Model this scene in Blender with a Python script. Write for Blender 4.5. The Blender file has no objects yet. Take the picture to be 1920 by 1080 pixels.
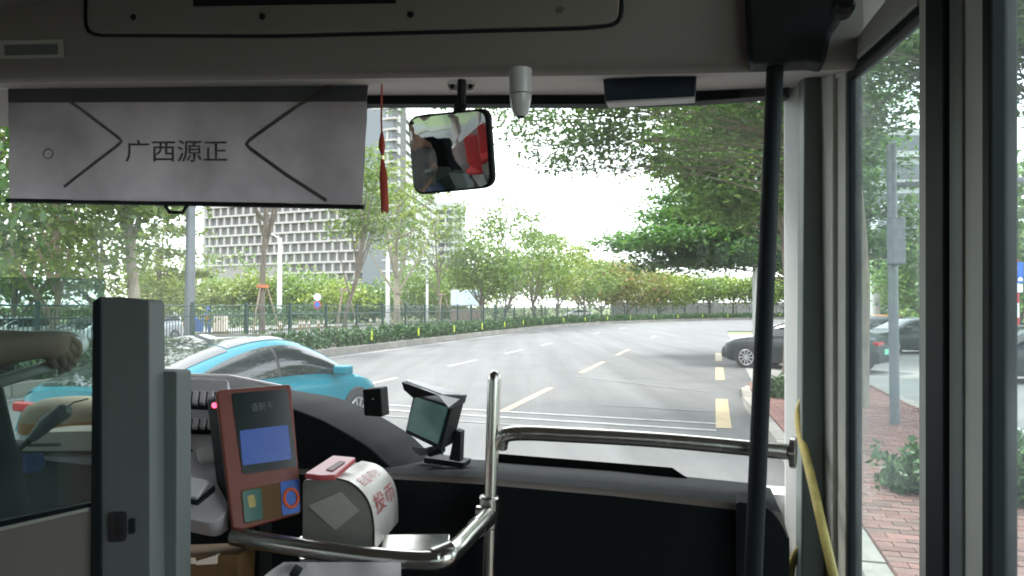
import bpy, math, random
import numpy as np
from mathutils import Vector, Matrix
R_ = math.radians
sc = bpy.context.scene
col = sc.collection
# ------------------------------------------------------------------ camera
CAMZ, FPX, PITCH = 1.9, 1400.0, math.atan(35/1400)
cam = bpy.data.cameras.new('camera'); camo = bpy.data.objects.new('camera', cam); col.objects.link(camo)
camo.location = (0, 0, CAMZ); camo.rotation_euler = (math.pi/2+PITCH, 0, 0)
cam.sensor_width = 36; cam.lens = 36*FPX/1920; cam.clip_start = .05; cam.clip_end = 6000
sc.camera = camo
# ------------------------------------------------------------------ world, sun, exposure
SUN_EL, SUN_AZ = R_(58), R_(-38)          # azimuth measured from +Y towards +X
w = bpy.data.worlds.new('World'); sc.world = w; w.use_nodes = True
nt = w.node_tree; nt.nodes.clear()
def N(t, k, **kw):
    n = t.nodes.new(k)
    for a, b in kw.items(): setattr(n, a, b)
    return n
wo = N(nt, 'ShaderNodeOutputWorld'); bg = N(nt, 'ShaderNodeBackground'); sky = N(nt, 'ShaderNodeTexSky')
sky.sky_type = 'NISHITA'; sky.sun_disc = False; sky.sun_elevation = SUN_EL; sky.sun_rotation = SUN_AZ
sky.dust_density = 3.5; sky.air_density = 1.0
tc = N(nt, 'ShaderNodeTexCoord'); mp = N(nt, 'ShaderNodeMapping'); mp.inputs['Scale'].default_value = (1, 1, 2.6)
ns = N(nt, 'ShaderNodeTexNoise'); ns.inputs['Scale'].default_value = 2.2; ns.inputs['Detail'].default_value = 6
cr = N(nt, 'ShaderNodeValToRGB'); cr.color_ramp.elements[0].position = .25; cr.color_ramp.elements[1].position = .62
cr.color_ramp.elements[0].color = (.62, .62, .62, 1); cr.color_ramp.elements[1].color = (1, 1, 1, 1)
mx = N(nt, 'ShaderNodeMix', data_type='RGBA')
nt.links.new(tc.outputs['Generated'], mp.inputs[0]); nt.links.new(mp.outputs[0], ns.inputs[0]); nt.links.new(ns.outputs[0], cr.inputs[0])
nt.links.new(cr.outputs[0], mx.inputs['Factor']); nt.links.new(sky.outputs[0], mx.inputs['A']); mx.inputs['B'].default_value = (7.4, 7.7, 8.0, 1)
nt.links.new(mx.outputs['Result'], bg.inputs[0]); bg.inputs[1].default_value = .15; nt.links.new(bg.outputs[0], wo.inputs[0])
sl = bpy.data.lights.new('sun', 'SUN'); so = bpy.data.objects.new('sun', sl); col.objects.link(so)
sl.energy = 1.5; sl.angle = R_(10); sl.color = (1, .96, .9)
sd = Vector((math.sin(SUN_AZ)*math.cos(SUN_EL), math.cos(SUN_AZ)*math.cos(SUN_EL), math.sin(SUN_EL)))
so.rotation_euler = sd.to_track_quat('Z', 'Y').to_euler(); so.location = (0, 0, 60)
sc.view_settings.view_transform = 'Standard'; sc.view_settings.look = 'None'; sc.view_settings.gamma = 1
sc.view_settings.use_curve_mapping = False; sc.view_settings.exposure = 2.15
sc.cycles.use_denoising = True; sc.cycles.transparent_max_bounces = 24; sc.cycles.max_bounces = 8
sc.cycles.diffuse_bounces = 4; sc.cycles.caustics_reflective = False; sc.cycles.caustics_refractive = False
sc.cycles.filter_width = 1.9
sc.cycles.sample_clamp_indirect = 6

rnd = random.Random(7); rng = np.random.default_rng(7)
# ------------------------------------------------------------------ unprojection helpers (used to place things at real distances)
cp, sp_ = math.cos(PITCH), math.sin(PITCH)
CAM = Vector((0, 0, CAMZ))
def ray(px, py):
    x = (px-960)/FPX; y = (540-py)/FPX
    v = Vector((x, cp-y*sp_, sp_+y*cp)); return v/v.y
def W(px, py, d): return CAM+ray(px, py)*d
class Plane:
    def __init__(s, p, n):
        s.p = Vector(p); s.n = Vector(n).normalized()
        if (CAM-s.p).dot(s.n) < 0: s.n = -s.n
    @staticmethod
    def of(a, b, c): return Plane(a, (b-a).cross(c-a))
    def at(s, px, py, off=0):
        r = ray(px, py); t = (s.p-CAM).dot(s.n)/r.dot(s.n); return CAM+r*t+s.n*off
BETA = R_(15)
F = Vector((math.sin(BETA), math.cos(BETA), 0)); RT = Vector((math.cos(BETA), -math.sin(BETA), 0)); Z = Vector((0, 0, 1))
def B(f, l, z): return F*f+RT*l+Z*z
def PF(D): return Plane(F*D, -F)
RA = R_(15.2); U = Vector((math.sin(RA), math.cos(RA), 0)); NR = Vector((math.cos(RA), -math.sin(RA), 0))
S0, RAD, TURN = 58.0, 80.0, R_(62)
def RP(s, o, z=0):
    if s <= S0: return U*s+NR*o+Z*z
    c = U*S0+NR*RAD; a = min((s-S0)/RAD, TURN)
    d = -NR*math.cos(a)+U*math.sin(a); t = NR*math.sin(a)+U*math.cos(a)
    p = c+d*(RAD-o)+t*max(0, (s-S0)-RAD*TURN); p.z = z; return p
def RH(s):
    a = min(max(0, (s-S0)/RAD), TURN); t = NR*math.sin(a)+U*math.cos(a); return math.atan2(t.y, t.x)
def G(px, py, z=0):
    r = ray(px, py); t = (z-CAMZ)/r.z; return CAM+r*t

# ------------------------------------------------------------------ mesh builder
class MB:
    def __init__(s): s.v = []; s.f = []
    def add(s, vs, fs):
        n = len(s.v); s.v += [Vector(a) for a in vs]; s.f += [tuple(i+n for i in f) for f in fs]; return s
    def prism(s, pts, vec):
        n = len(pts); pts = [Vector(p) for p in pts]; vec = Vector(vec)
        return s.add(pts+[p+vec for p in pts], [tuple(range(n)), tuple(range(2*n-1, n-1, -1))]+[(i, i+n, (i+1) % n+n, (i+1) % n) for i in range(n)])
    def box(s, c, h, ax=None):
        c = Vector(c); X, Y, Zz = ax or (Vector((1, 0, 0)), Vector((0, 1, 0)), Z)
        X = X*h[0]; Y = Y*h[1]; Zz = Zz*h[2]
        return s.add([c+X*a+Y*b+Zz*d for d in (-1, 1) for b in (-1, 1) for a in (-1, 1)],
                     [(0, 2, 3, 1), (4, 5, 7, 6), (0, 1, 5, 4), (2, 6, 7, 3), (0, 4, 6, 2), (1, 3, 7, 5)])
    def bbox(s, f0, f1, l0, l1, z0, z1):
        return s.box(B((f0+f1)/2, (l0+l1)/2, (z0+z1)/2), (abs(l1-l0)/2, abs(f1-f0)/2, abs(z1-z0)/2), (RT, F, Z))
    def tube(s, pts, r, n=10, caps=True):
        pts = [Vector(p) for p in pts]; rs = r if isinstance(r, (list, tuple)) else [r]*len(pts)
        n0 = len(s.v); prev = None
        for i, p in enumerate(pts):
            t = (pts[min(i+1, len(pts)-1)]-pts[max(i-1, 0)])
            t = t.normalized() if t.length > 1e-9 else Z.copy()
            if prev is None:
                prev = t.cross(Z) if abs(t.z) < .9 else t.cross(Vector((1, 0, 0)))
            a = (prev-t*prev.dot(t)).normalized(); prev = a; b = t.cross(a)
            for k in range(n):
                th = 2*math.pi*k/n; s.v.append(p+(a*math.cos(th)+b*math.sin(th))*rs[i])
        for i in range(len(pts)-1):
            for k in range(n):
                q = n0+i*n; s.f.append((q+k, q+(k+1) % n, q+n+(k+1) % n, q+n+k))
        if caps:
            s.f.append(tuple(n0+k for k in reversed(range(n)))); e = n0+(len(pts)-1)*n; s.f.append(tuple(e+k for k in range(n)))
        return s
    def grid(s, rows):
        n0 = len(s.v); m = len(rows[0])
        for r in rows: s.v += [Vector(p) for p in r]
        for i in range(len(rows)-1):
            for j in range(m-1):
                a = n0+i*m+j; s.f.append((a, a+1, a+m+1, a+m))
        return s
    def lathe(s, c, prof, n=16, ax=None):
        X, Y, Zz = ax or (Vector((1, 0, 0)), Vector((0, 1, 0)), Z); c = Vector(c); n0 = len(s.v)
        for r, h in prof:
            for k in range(n):
                th = 2*math.pi*k/n; s.v.append(c+X*(r*math.cos(th))+Y*(r*math.sin(th))+Zz*h)
        for i in range(len(prof)-1):
            for k in range(n):
                q = n0+i*n; s.f.append((q+k, q+(k+1) % n, q+n+(k+1) % n, q+n+k))
        s.f.append(tuple(n0+k for k in reversed(range(n)))); e = n0+(len(prof)-1)*n; s.f.append(tuple(e+k for k in range(n)))
        return s
def smoothpath(pts, n=6):
    out = []; P = [pts[0]]+list(pts)+[pts[-1]]
    for i in range(1, len(P)-2):
        for k in range(n):
            t = k/n; a, b, c, d = P[i-1], P[i], P[i+1], P[i+2]
            out.append(.5*((2*b)+(c-a)*t+(2*a-5*b+4*c-d)*t*t+(3*b-3*c+d-a)*t**3))
    out.append(Vector(P[-2])); return out
def rpoly(pts, r, n=4):
    out = []; m = len(pts)
    for i in range(m):
        p = Vector((pts[i][0], pts[i][1])); a = Vector(pts[i-1][:2])-p; b = Vector(pts[(i+1) % m][:2])-p
        rr = r if len(pts[i]) < 3 else pts[i][2]
        ra = min(rr, a.length*.45, b.length*.45)
        if ra < .01: out.append((p.x, p.y)); continue
        pa = p+a.normalized()*ra; pb = p+b.normalized()*ra
        for k in range(n+1):
            t = k/n; q = pa*(1-t)**2+p*2*t*(1-t)+pb*t*t; out.append((q.x, q.y))
    return out
def root_of(o):
    while o.parent: o = o.parent
    return o
def setp(o, label=None, cat=None, group=None, kind=None):
    for k, v in (('label', label), ('category', cat), ('group', group), ('kind', kind)):
        if v: o[k] = v
    return o
def finish(name, me, m, parent, smooth, bevel):
    if m: me.materials.append(m)
    if smooth:
        me.shade_smooth(); me.set_sharp_from_angle(angle=R_(smooth if smooth > 1 else 40))
    o = bpy.data.objects.new(name, me); col.objects.link(o)
    if parent: o.parent = parent
    if bevel:
        bm = o.modifiers.new('bevel', 'BEVEL'); bm.width = bevel; bm.segments = 2; bm.limit_method = 'ANGLE'; bm.angle_limit = R_(40)
    return o
def obj(name, mb, m, parent=None, smooth=0, bevel=0, base=None):
    off = root_of(parent).location if parent else (Vector(base) if base is not None else Vector((0, 0, 0)))
    me = bpy.data.meshes.new(name); me.from_pydata([v-off for v in mb.v], [], mb.f); me.validate()
    o = finish(name, me, m, parent, smooth, bevel)
    if not parent: o.location = off
    return o
def thing(name, label, cat, loc=(0, 0, 0), group=None, kind=None):
    o = bpy.data.objects.new(name, None); o.empty_display_size = .2; col.objects.link(o); o.location = loc
    return setp(o, label, cat, group, kind)
def copy_tree(o, parent=None):
    c = o.copy(); col.objects.link(c); c.parent = parent
    for ch in list(o.children): copy_tree(ch, c)
    return c
def plate(name, pxs, pl, thick, m, parent, off=0, bevel=0, label=None, base=None):
    pts = [pl.at(x, y, off) for x, y in pxs]
    o = obj(name, MB().prism(pts, -pl.n*thick), m, parent, bevel=bevel, base=base)
    if label: o['label'] = label
    return o
def lettering(body, pl, x0, x1, y0, y1, m, parent, off=.002, name='lettering', shear=0, quad=None, fat=0):
    c = bpy.data.curves.new('t', 'FONT'); c.body = body; c.offset = fat; t = bpy.data.objects.new('t', c); col.objects.link(t)
    dg = bpy.context.evaluated_depsgraph_get(); me = bpy.data.meshes.new_from_object(t.evaluated_get(dg))
    bpy.data.objects.remove(t)
    vs = np.array([v.co[:] for v in me.vertices]); mn, mxx = vs.min(0), vs.max(0)
    o0 = root_of(parent).location
    for v in me.vertices:
        u = (v.co.x-mn[0])/(mxx[0]-mn[0]); q = (v.co.y-mn[1])/(mxx[1]-mn[1])
        if quad:                       # TL TR BR BL
            tl, tr, br, bl = quad
            X = (tl[0]*(1-u)+tr[0]*u)*q+(bl[0]*(1-u)+br[0]*u)*(1-q); Y = (tl[1]*(1-u)+tr[1]*u)*q+(bl[1]*(1-u)+br[1]*u)*(1-q)
        else: X = x0+(x1-x0)*u; Y = y1+(y0-y1)*q+shear*u
        v.co = pl.at(X, Y, off)-o0
    me.name = name
    me.materials.clear()
    return finish(name, me, m, parent, 0, 0)

# ------------------------------------------------------------------ materials
def mat(name, c, rough=.6, metal=0, spec=.5, noise=0, nscale=8, bump=0, bscale=60, coat=0, emit=None, es=0, trans=0, ramp=None, coords='Object', stretch=None, alpha=None):
    m = bpy.data.materials.new(name); m.use_nodes = True; t = m.node_tree; b = t.nodes['Principled BSDF']
    b.inputs['Base Color'].default_value = (*c, 1); b.inputs['Roughness'].default_value = rough; b.inputs['Metallic'].default_value = metal
    b.inputs['Specular IOR Level'].default_value = spec; b.inputs['Coat Weight'].default_value = coat; b.inputs['Coat Roughness'].default_value = .05
    if emit: b.inputs['Emission Color'].default_value = (*emit, 1); b.inputs['Emission Strength'].default_value = es
    if noise or bump or ramp:
        tc = N(t, 'ShaderNodeTexCoord'); src = tc.outputs[coords]
        if stretch:
            mp = N(t, 'ShaderNodeMapping'); mp.inputs['Scale'].default_value = stretch; t.links.new(src, mp.inputs[0]); src = mp.outputs[0]
    if noise or ramp:
        n = N(t, 'ShaderNodeTexNoise'); n.inputs['Scale'].default_value = nscale; n.inputs['Detail'].default_value = 7; n.inputs['Roughness'].default_value = .65
        t.links.new(src, n.inputs[0]); r = N(t, 'ShaderNodeValToRGB'); e = r.color_ramp.elements
        e[0].position = .3; e[1].position = .72
        if ramp: e[0].color = (*ramp[0], 1); e[1].color = (*ramp[1], 1)
        else: e[0].color = (*[x*(1-noise) for x in c], 1); e[1].color = (*[min(1, x*(1+noise)) for x in c], 1)
        t.links.new(n.outputs[0], r.inputs[0]); t.links.new(r.outputs[0], b.inputs['Base Color'])
        m_ = N(t, 'ShaderNodeMapRange'); m_.inputs['To Min'].default_value = max(0, rough-.12); m_.inputs['To Max'].default_value = min(1, rough+.12)
        t.links.new(n.outputs[0], m_.inputs[0]); t.links.new(m_.outputs[0], b.inputs['Roughness'])
    if bump:
        n2 = N(t, 'ShaderNodeTexNoise'); n2.inputs['Scale'].default_value = bscale; n2.inputs['Detail'].default_value = 5
        t.links.new(src, n2.inputs[0]); bp = N(t, 'ShaderNodeBump'); bp.inputs['Strength'].default_value = bump; bp.inputs['Distance'].default_value = .02
        t.links.new(n2.outputs[0], bp.inputs['Height']); t.links.new(bp.outputs[0], b.inputs['Normal'])
    return m
def leafmat(name, c0, c1, c2=None, tr=.35):
    m = bpy.data.materials.new(name); m.use_nodes = True; t = m.node_tree; t.nodes.clear()
    o = N(t, 'ShaderNodeOutputMaterial'); g = N(t, 'ShaderNodeNewGeometry'); r = N(t, 'ShaderNodeValToRGB')
    e = r.color_ramp.elements; e[0].color = (*c0, 1); e[1].color = (*c1, 1)
    if c2:
        e[1].position = .92; q = e.new(.97); q.color = (*c2, 1)
    oi = N(t, 'ShaderNodeObjectInfo'); hs = N(t, 'ShaderNodeHueSaturation'); mr = N(t, 'ShaderNodeMapRange')
    mr.inputs['To Min'].default_value = .8; mr.inputs['To Max'].default_value = 1.25
    t.links.new(g.outputs['Random Per Island'], r.inputs[0]); t.links.new(r.outputs[0], hs.inputs['Color'])
    t.links.new(oi.outputs['Random'], mr.inputs[0]); t.links.new(mr.outputs[0], hs.inputs['Value'])
    d = N(t, 'ShaderNodeBsdfDiffuse'); tl = N(t, 'ShaderNodeBsdfTranslucent'); mx = N(t, 'ShaderNodeMixShader'); mx.inputs[0].default_value = tr
    gl = N(t, 'ShaderNodeBsdfGlossy'); gl.inputs['Roughness'].default_value = .45; gl.inputs['Color'].default_value = (.9, .95, .9, 1); m2 = N(t, 'ShaderNodeMixShader'); m2.inputs[0].default_value = .05
    t.links.new(hs.outputs[0], d.inputs[0]); t.links.new(hs.outputs[0], tl.inputs[0])
    t.links.new(d.outputs[0], mx.inputs[1]); t.links.new(tl.outputs[0], mx.inputs[2])
    t.links.new(mx.outputs[0], m2.inputs[1]); t.links.new(gl.outputs[0], m2.inputs[2]); t.links.new(m2.outputs[0], o.inputs[0])
    return m
def glass(name, tint=(1, 1, 1), refl=.06, dust_veil=.02, veilcol=(.8, .8, .8), rough=.01, dn=5, rmax=.5):
    """thin pane: clear transmission, Fresnel reflection and a dusty film whose pale scatter stands in for glare and haze"""
    m = bpy.data.materials.new(name); m.use_nodes = True; t = m.node_tree; t.nodes.clear()
    o = N(t, 'ShaderNodeOutputMaterial'); tp = N(t, 'ShaderNodeBsdfTransparent'); tp.inputs[0].default_value = (*tint, 1)
    gl = N(t, 'ShaderNodeBsdfGlossy'); gl.inputs['Roughness'].default_value = rough
    lw = N(t, 'ShaderNodeLayerWeight'); lw.inputs[0].default_value = refl*2.5
    mr = N(t, 'ShaderNodeMapRange'); mr.inputs['To Min'].default_value = refl*.6; mr.inputs['To Max'].default_value = rmax
    m1 = N(t, 'ShaderNodeMixShader'); t.links.new(lw.outputs['Fresnel'], mr.inputs[0]); t.links.new(mr.outputs[0], m1.inputs[0])
    t.links.new(tp.outputs[0], m1.inputs[1]); t.links.new(gl.outputs[0], m1.inputs[2])
    df = N(t, 'ShaderNodeBsdfDiffuse'); df.inputs[0].default_value = (*veilcol, 1); tl = N(t, 'ShaderNodeBsdfTranslucent'); tl.inputs[0].default_value = (*veilcol, 1)
    md = N(t, 'ShaderNodeMixShader'); md.inputs[0].default_value = .5; t.links.new(df.outputs[0], md.inputs[1]); t.links.new(tl.outputs[0], md.inputs[2])
    tc = N(t, 'ShaderNodeTexCoord'); n = N(t, 'ShaderNodeTexNoise'); n.inputs['Scale'].default_value = dn; n.inputs['Detail'].default_value = 6
    r2 = N(t, 'ShaderNodeMapRange'); r2.inputs['From Min'].default_value = .3; r2.inputs['From Max'].default_value = .7; r2.inputs['To Min'].default_value = dust_veil*.45; r2.inputs['To Max'].default_value = dust_veil*1.7
    t.links.new(tc.outputs['Object'], n.inputs[0]); t.links.new(n.outputs[0], r2.inputs[0])
    m2 = N(t, 'ShaderNodeMixShader'); t.links.new(r2.outputs[0], m2.inputs[0]); t.links.new(m1.outputs[0], m2.inputs[1]); t.links.new(md.outputs[0], m2.inputs[2])
    t.links.new(m2.outputs[0], o.inputs[0]); return m
def cloth(name, c, tr=.5, noise=.12):
    m = bpy.data.materials.new(name); m.use_nodes = True; t = m.node_tree; t.nodes.clear(); o = N(t, 'ShaderNodeOutputMaterial')
    tc = N(t, 'ShaderNodeTexCoord'); n = N(t, 'ShaderNodeTexNoise'); n.inputs['Scale'].default_value = 4; n.inputs['Detail'].default_value = 5
    r = N(t, 'ShaderNodeValToRGB'); e = r.color_ramp.elements; e[0].position = .3; e[1].position = .7
    e[0].color = (*[x*(1-noise) for x in c], 1); e[1].color = (*[x*(1+noise) for x in c], 1)
    t.links.new(tc.outputs['Object'], n.inputs[0]); t.links.new(n.outputs[0], r.inputs[0])
    d = N(t, 'ShaderNodeBsdfDiffuse'); tl = N(t, 'ShaderNodeBsdfTranslucent'); mx = N(t, 'ShaderNodeMixShader'); mx.inputs[0].default_value = tr
    for q in (d, tl): t.links.new(r.outputs[0], q.inputs[0])
    t.links.new(d.outputs[0], mx.inputs[1]); t.links.new(tl.outputs[0], mx.inputs[2]); t.links.new(mx.outputs[0], o.inputs[0]); return m
M = dict(
    asphalt=mat('asphalt', (.17, .17, .172), .8, ramp=((.06, .061, .063), (.1, .1, .1)), nscale=.5, bump=.25, bscale=40),
    asphalt_far=mat('asphalt_far', (.2, .2, .2), .85, ramp=((.085, .086, .088), (.135, .134, .13)), nscale=.3, bump=.2, bscale=30),
    white_paint=mat('white_road_paint', (.6, .6, .6), .6, ramp=((.15, .15, .15), (.36, .36, .35)), nscale=5),
    faded_paint=mat('faded_road_paint', (.3, .3, .3), .7, ramp=((.1, .1, .1), (.2, .2, .2)), nscale=3),
    orange_paint=mat('orange_road_paint', (.5, .38, .24), .6, ramp=((.2, .15, .1), (.36, .25, .14)), nscale=5),
    yellow_paint=mat('yellow_road_paint', (.62, .5, .22), .6, ramp=((.24, .19, .11), (.4, .32, .18)), nscale=5),
    kerb=mat('kerb_granite', (.24, .225, .2), .8, noise=.25, nscale=6, bump=.3),
    brick=mat('red_paver', (.2, .1, .085), .85, noise=.35, nscale=4, bump=.4, bscale=90),
    brick2=mat('brown_paver', (.155, .095, .08), .85, noise=.3, nscale=4, bump=.4, bscale=90),
    brick3=mat('pale_paver', (.2, .115, .1), .85, noise=.3, nscale=4, bump=.4, bscale=90),
    mortar=mat('paver_sand', (.11, .1, .085), .95, noise=.3, nscale=20),
    soil=mat('soil', (.12, .1, .07), .95, noise=.3, nscale=3),
    grass=mat('grass_ground', (.09, .13, .04), .95, ramp=((.06, .09, .025), (.14, .17, .06)), nscale=.2),
    concrete=mat('pale_concrete', (.24, .235, .22), .85, noise=.15, nscale=.6),
    fence=mat('green_fence_paint', (.012, .046, .038), .45, noise=.2, nscale=5),
    lime=mat('lime_reflector', (.62, .72, .04), .5),
    bark=mat('bark', (.17, .14, .11), .95, noise=.4, nscale=9, bump=.8, bscale=25, stretch=(1, 1, .25)),
    bark_pale=mat('pale_bark', (.3, .27, .2), .95, noise=.3, nscale=9, bump=.6, bscale=25, stretch=(1, 1, .25)),
    stake=mat('stake_wood', (.34, .27, .19), .9, noise=.3),
    rope=mat('orange_wrap', (.6, .2, .08), .8),
    lamp_white=mat('white_lamp_paint', (.6, .6, .585), .4, noise=.04),
    pole_grey=mat('galvanised_pole', (.14, .155, .17), .5, .3, noise=.12),
    facade=mat('facade_concrete', (.36, .335, .33), .8, noise=.06, nscale=.05),
    facade2=mat('facade_white', (.42, .42, .42), .7, noise=.05, nscale=.05),
    facade_core=mat('facade_core', (.12, .12, .12), .8, noise=.1, nscale=.1),
    win=mat('office_window_glass', (.035, .037, .04), .3, 0, .35, noise=.5, nscale=.12),
    win2=mat('dark_window_glass', (.05, .06, .07), .12, 0, .8, noise=.5, nscale=.2),
    tyre=mat('tyre_rubber', (.02, .02, .02), .85), rim=mat('alloy_rim', (.5, .5, .52), .3, .9),
    aqua=mat('aqua_car_paint', (.001, .14, .19), .3, 0, .15, coat=.18), black_car=mat('black_car_paint', (.018, .024, .026), .35, 0, .3, coat=.25),
    white_car=mat('white_car_paint', (.7, .71, .73), .3, 0, coat=1), silver_car=mat('silver_car_paint', (.45, .48, .53), .35, .4, coat=1),
    orange_car=mat('orange_car_paint', (.75, .26, .05), .35, 0, coat=1),
    car_glass=mat('car_glass', (.012, .016, .018), .02, 0, .6), chrome=mat('chrome', (.7, .7, .7), .12, 1),
    red_lens=mat('red_lens', (.4, .01, .01), .2), clear_lens=mat('clear_lens', (.6, .62, .65), .15, .3), plate_green=mat('green_plate', (.2, .62, .42), .5),
    trim=mat('black_trim', (.02, .02, .022), .5),
    liner=mat('bus_liner_panel', (.23, .212, .192), .75, noise=.05, nscale=3, bump=.06, bscale=400),
    liner_lit=mat('bus_lit_panel', (.46, .43, .4), .7, noise=.05, nscale=3),
    alu=mat('painted_aluminium', (.47, .475, .43), .6, 0, noise=.08, nscale=5),
    alu2=mat('pale_pillar_trim', (.56, .57, .56), .55, noise=.08, nscale=5),
    grey_trim=mat('grey_green_trim', (.125, .148, .142), .55, noise=.08, nscale=5),
    rubber=mat('black_rubber', (.012, .017, .019), .65, 0, .2, noise=.2), black_plastic=mat('black_plastic', (.01, .012, .013), .6, 0, .2, noise=.3, nscale=6, bump=.1, bscale=500),
    dash=mat('dash_vinyl', (.009, .011, .013), .8, 0, .15, noise=.25, nscale=5, bump=.15, bscale=600),
    lit_dash_edge=mat('brown_lit_edging', (.13, .11, .095), .5, noise=.1),
    steel=mat('brushed_steel', (.55, .54, .5), .24, 1, noise=.08, nscale=30, stretch=(1, 1, .2)),
    navy=mat('navy_display_housing', (.015, .03, .055), .4), sensor=mat('grey_dome', (.55, .56, .54), .3, 0, .5, coat=.3),
    red_silk=mat('red_silk', (.42, .045, .02), .6, noise=.2, nscale=80), gold=mat('gold_bead', (.8, .7, .35), .3, .6),
    mirror=mat('mirror_glass', (.8, .8, .8), .02, 1), print_dark=mat('dark_print', (.1, .095, .095), .8), print_faint=mat('faint_print', (.15, .15, .155), .8),
    reader=mat('orange_red_plastic', (.17, .032, .017), .45, noise=.1), reader_face=mat('dark_green_glass', (.008, .02, .02), .18, 0, .6),
    screen_blue=mat('blue_lcd', (.01, .04, .2), .3, ramp=((.003, .008, .035), (.006, .018, .06)), nscale=9, emit=(.03, .09, .35), es=.13),
    teal_screen=mat('teal_lcd', (.02, .09, .09), .12, ramp=((.012, .045, .042), (.05, .09, .06)), nscale=7, emit=(.03, .1, .09), es=.08),
    farebox=mat('grey_acrylic', (.26, .27, .24), .35, noise=.15, nscale=7), farebox_band=mat('steel_band', (.78, .74, .7), .35, .3, noise=.1, nscale=12, stretch=(1, 1, .3)),
    farebox_red=mat('red_acrylic', (.48, .09, .1), .35), red_print=mat('red_print', (.55, .05, .05), .6), red_dark=mat('dark_red', (.12, .01, .015), .5),
    lav=mat('lavender_grey_plastic', (.5, .475, .5), .45, noise=.12, nscale=10), button=mat('pale_button', (.62, .58, .61), .45, noise=.2, nscale=30), white_plastic=mat('white_plastic', (.75, .74, .76), .4),
    tan=mat('tan_straw', (.6, .47, .35), .8, noise=.2, nscale=12), orange_cloth=mat('orange_band', (.6, .28, .1), .8, noise=.2, nscale=12), cream=mat('cream_card', (.8, .68, .58), .8, noise=.06),
    blue_cloth=mat('blue_cloth', (.03, .09, .3), .8, noise=.3, nscale=15), brown_box=mat('brown_card', (.14, .075, .025), .8, noise=.3, nscale=10), yellow_bar=mat('worn_yellow_paint', (.4, .33, .1), .5, noise=.25, nscale=25),
    blue_sign=mat('blue_sign', (.02, .12, .5), .5), red_sign=mat('red_sign', (.5, .02, .03), .5), white_sign=mat('white_sign', (.78, .78, .78), .5),
    skin=mat('skin', (.33, .21, .155), .6, noise=.1, nscale=30), shirt=mat('grey_shirt', (.14, .14, .14), .9, noise=.15), hair=mat('black_hair', (.012, .01, .01), .6), navy_cloth=mat('navy_cloth', (.04, .1, .3), .9), vest=mat('orange_vest', (.75, .13, .04), .8),
    seat=mat('red_seat', (.4, .03, .03), .6, noise=.15), floor=mat('bus_floor', (.12, .12, .12), .8, noise=.2, nscale=10), wall_in=mat('bus_wall', (.5, .44, .42), .7, noise=.06), glue=mat('wet_reflection', (.5, .5, .5), .4),
    bill=mat('billboard_print', (.6, .75, .82), .5, ramp=((.45, .66, .78), (.8, .85, .86)), nscale=1.5), brick_wall=mat('brick_base', (.34, .24, .2), .9, noise=.2, nscale=3), roof_light=mat('pale_roof', (.5, .5, .48), .7),
    leaf_a=leafmat('leaf_mid', (.06, .115, .012), (.16, .25, .035), (.25, .32, .05), .45),
    leaf_dark=leafmat('leaf_dark', (.025, .08, .014), (.08, .18, .03), (.14, .27, .04), .5),
    leaf_light=leafmat('leaf_light', (.1, .15, .015), (.22, .29, .035), (.33, .37, .06)),
    leaf_bright=leafmat('leaf_bright', (.05, .12, .02), (.16, .27, .05), (.2, .32, .07)),
    leaf_canopy=leafmat('leaf_canopy', (.035, .08, .018), (.09, .17, .03), (.15, .24, .045), .55),
    leaf_hedge=leafmat('leaf_hedge', (.015, .055, .015), (.07, .15, .04), (.12, .22, .06), .2),
    leaf_pink=leafmat('leaf_pink', (.16, .2, .035), (.32, .34, .07), (.6, .24, .16)),
    ws_glass=glass('windscreen_glass', (.95, .98, .97), .04, .055, (.82, .85, .84), dn=1.6),  # pale film lays a veil of glare and haze over the view
    door_glass=glass('door_glass', (.86, .92, .92), .035, .06, (.75, .82, .84), dn=4, rmax=.07),
    part_glass=glass('partition_glass', (.62, .7, .68), .06, .07, (.5, .62, .58), dn=3, rmax=.3),  # greenish film stands in for the hazy reflection on this pane
    side_glass=glass('side_glass', (.7, .76, .75), .08, .03),
    shade=cloth('sunshade_fabric', (.27, .25, .262), .5, .3), shade2=cloth('sunshade_double', (.17, .18, .19), .3),
)

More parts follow.
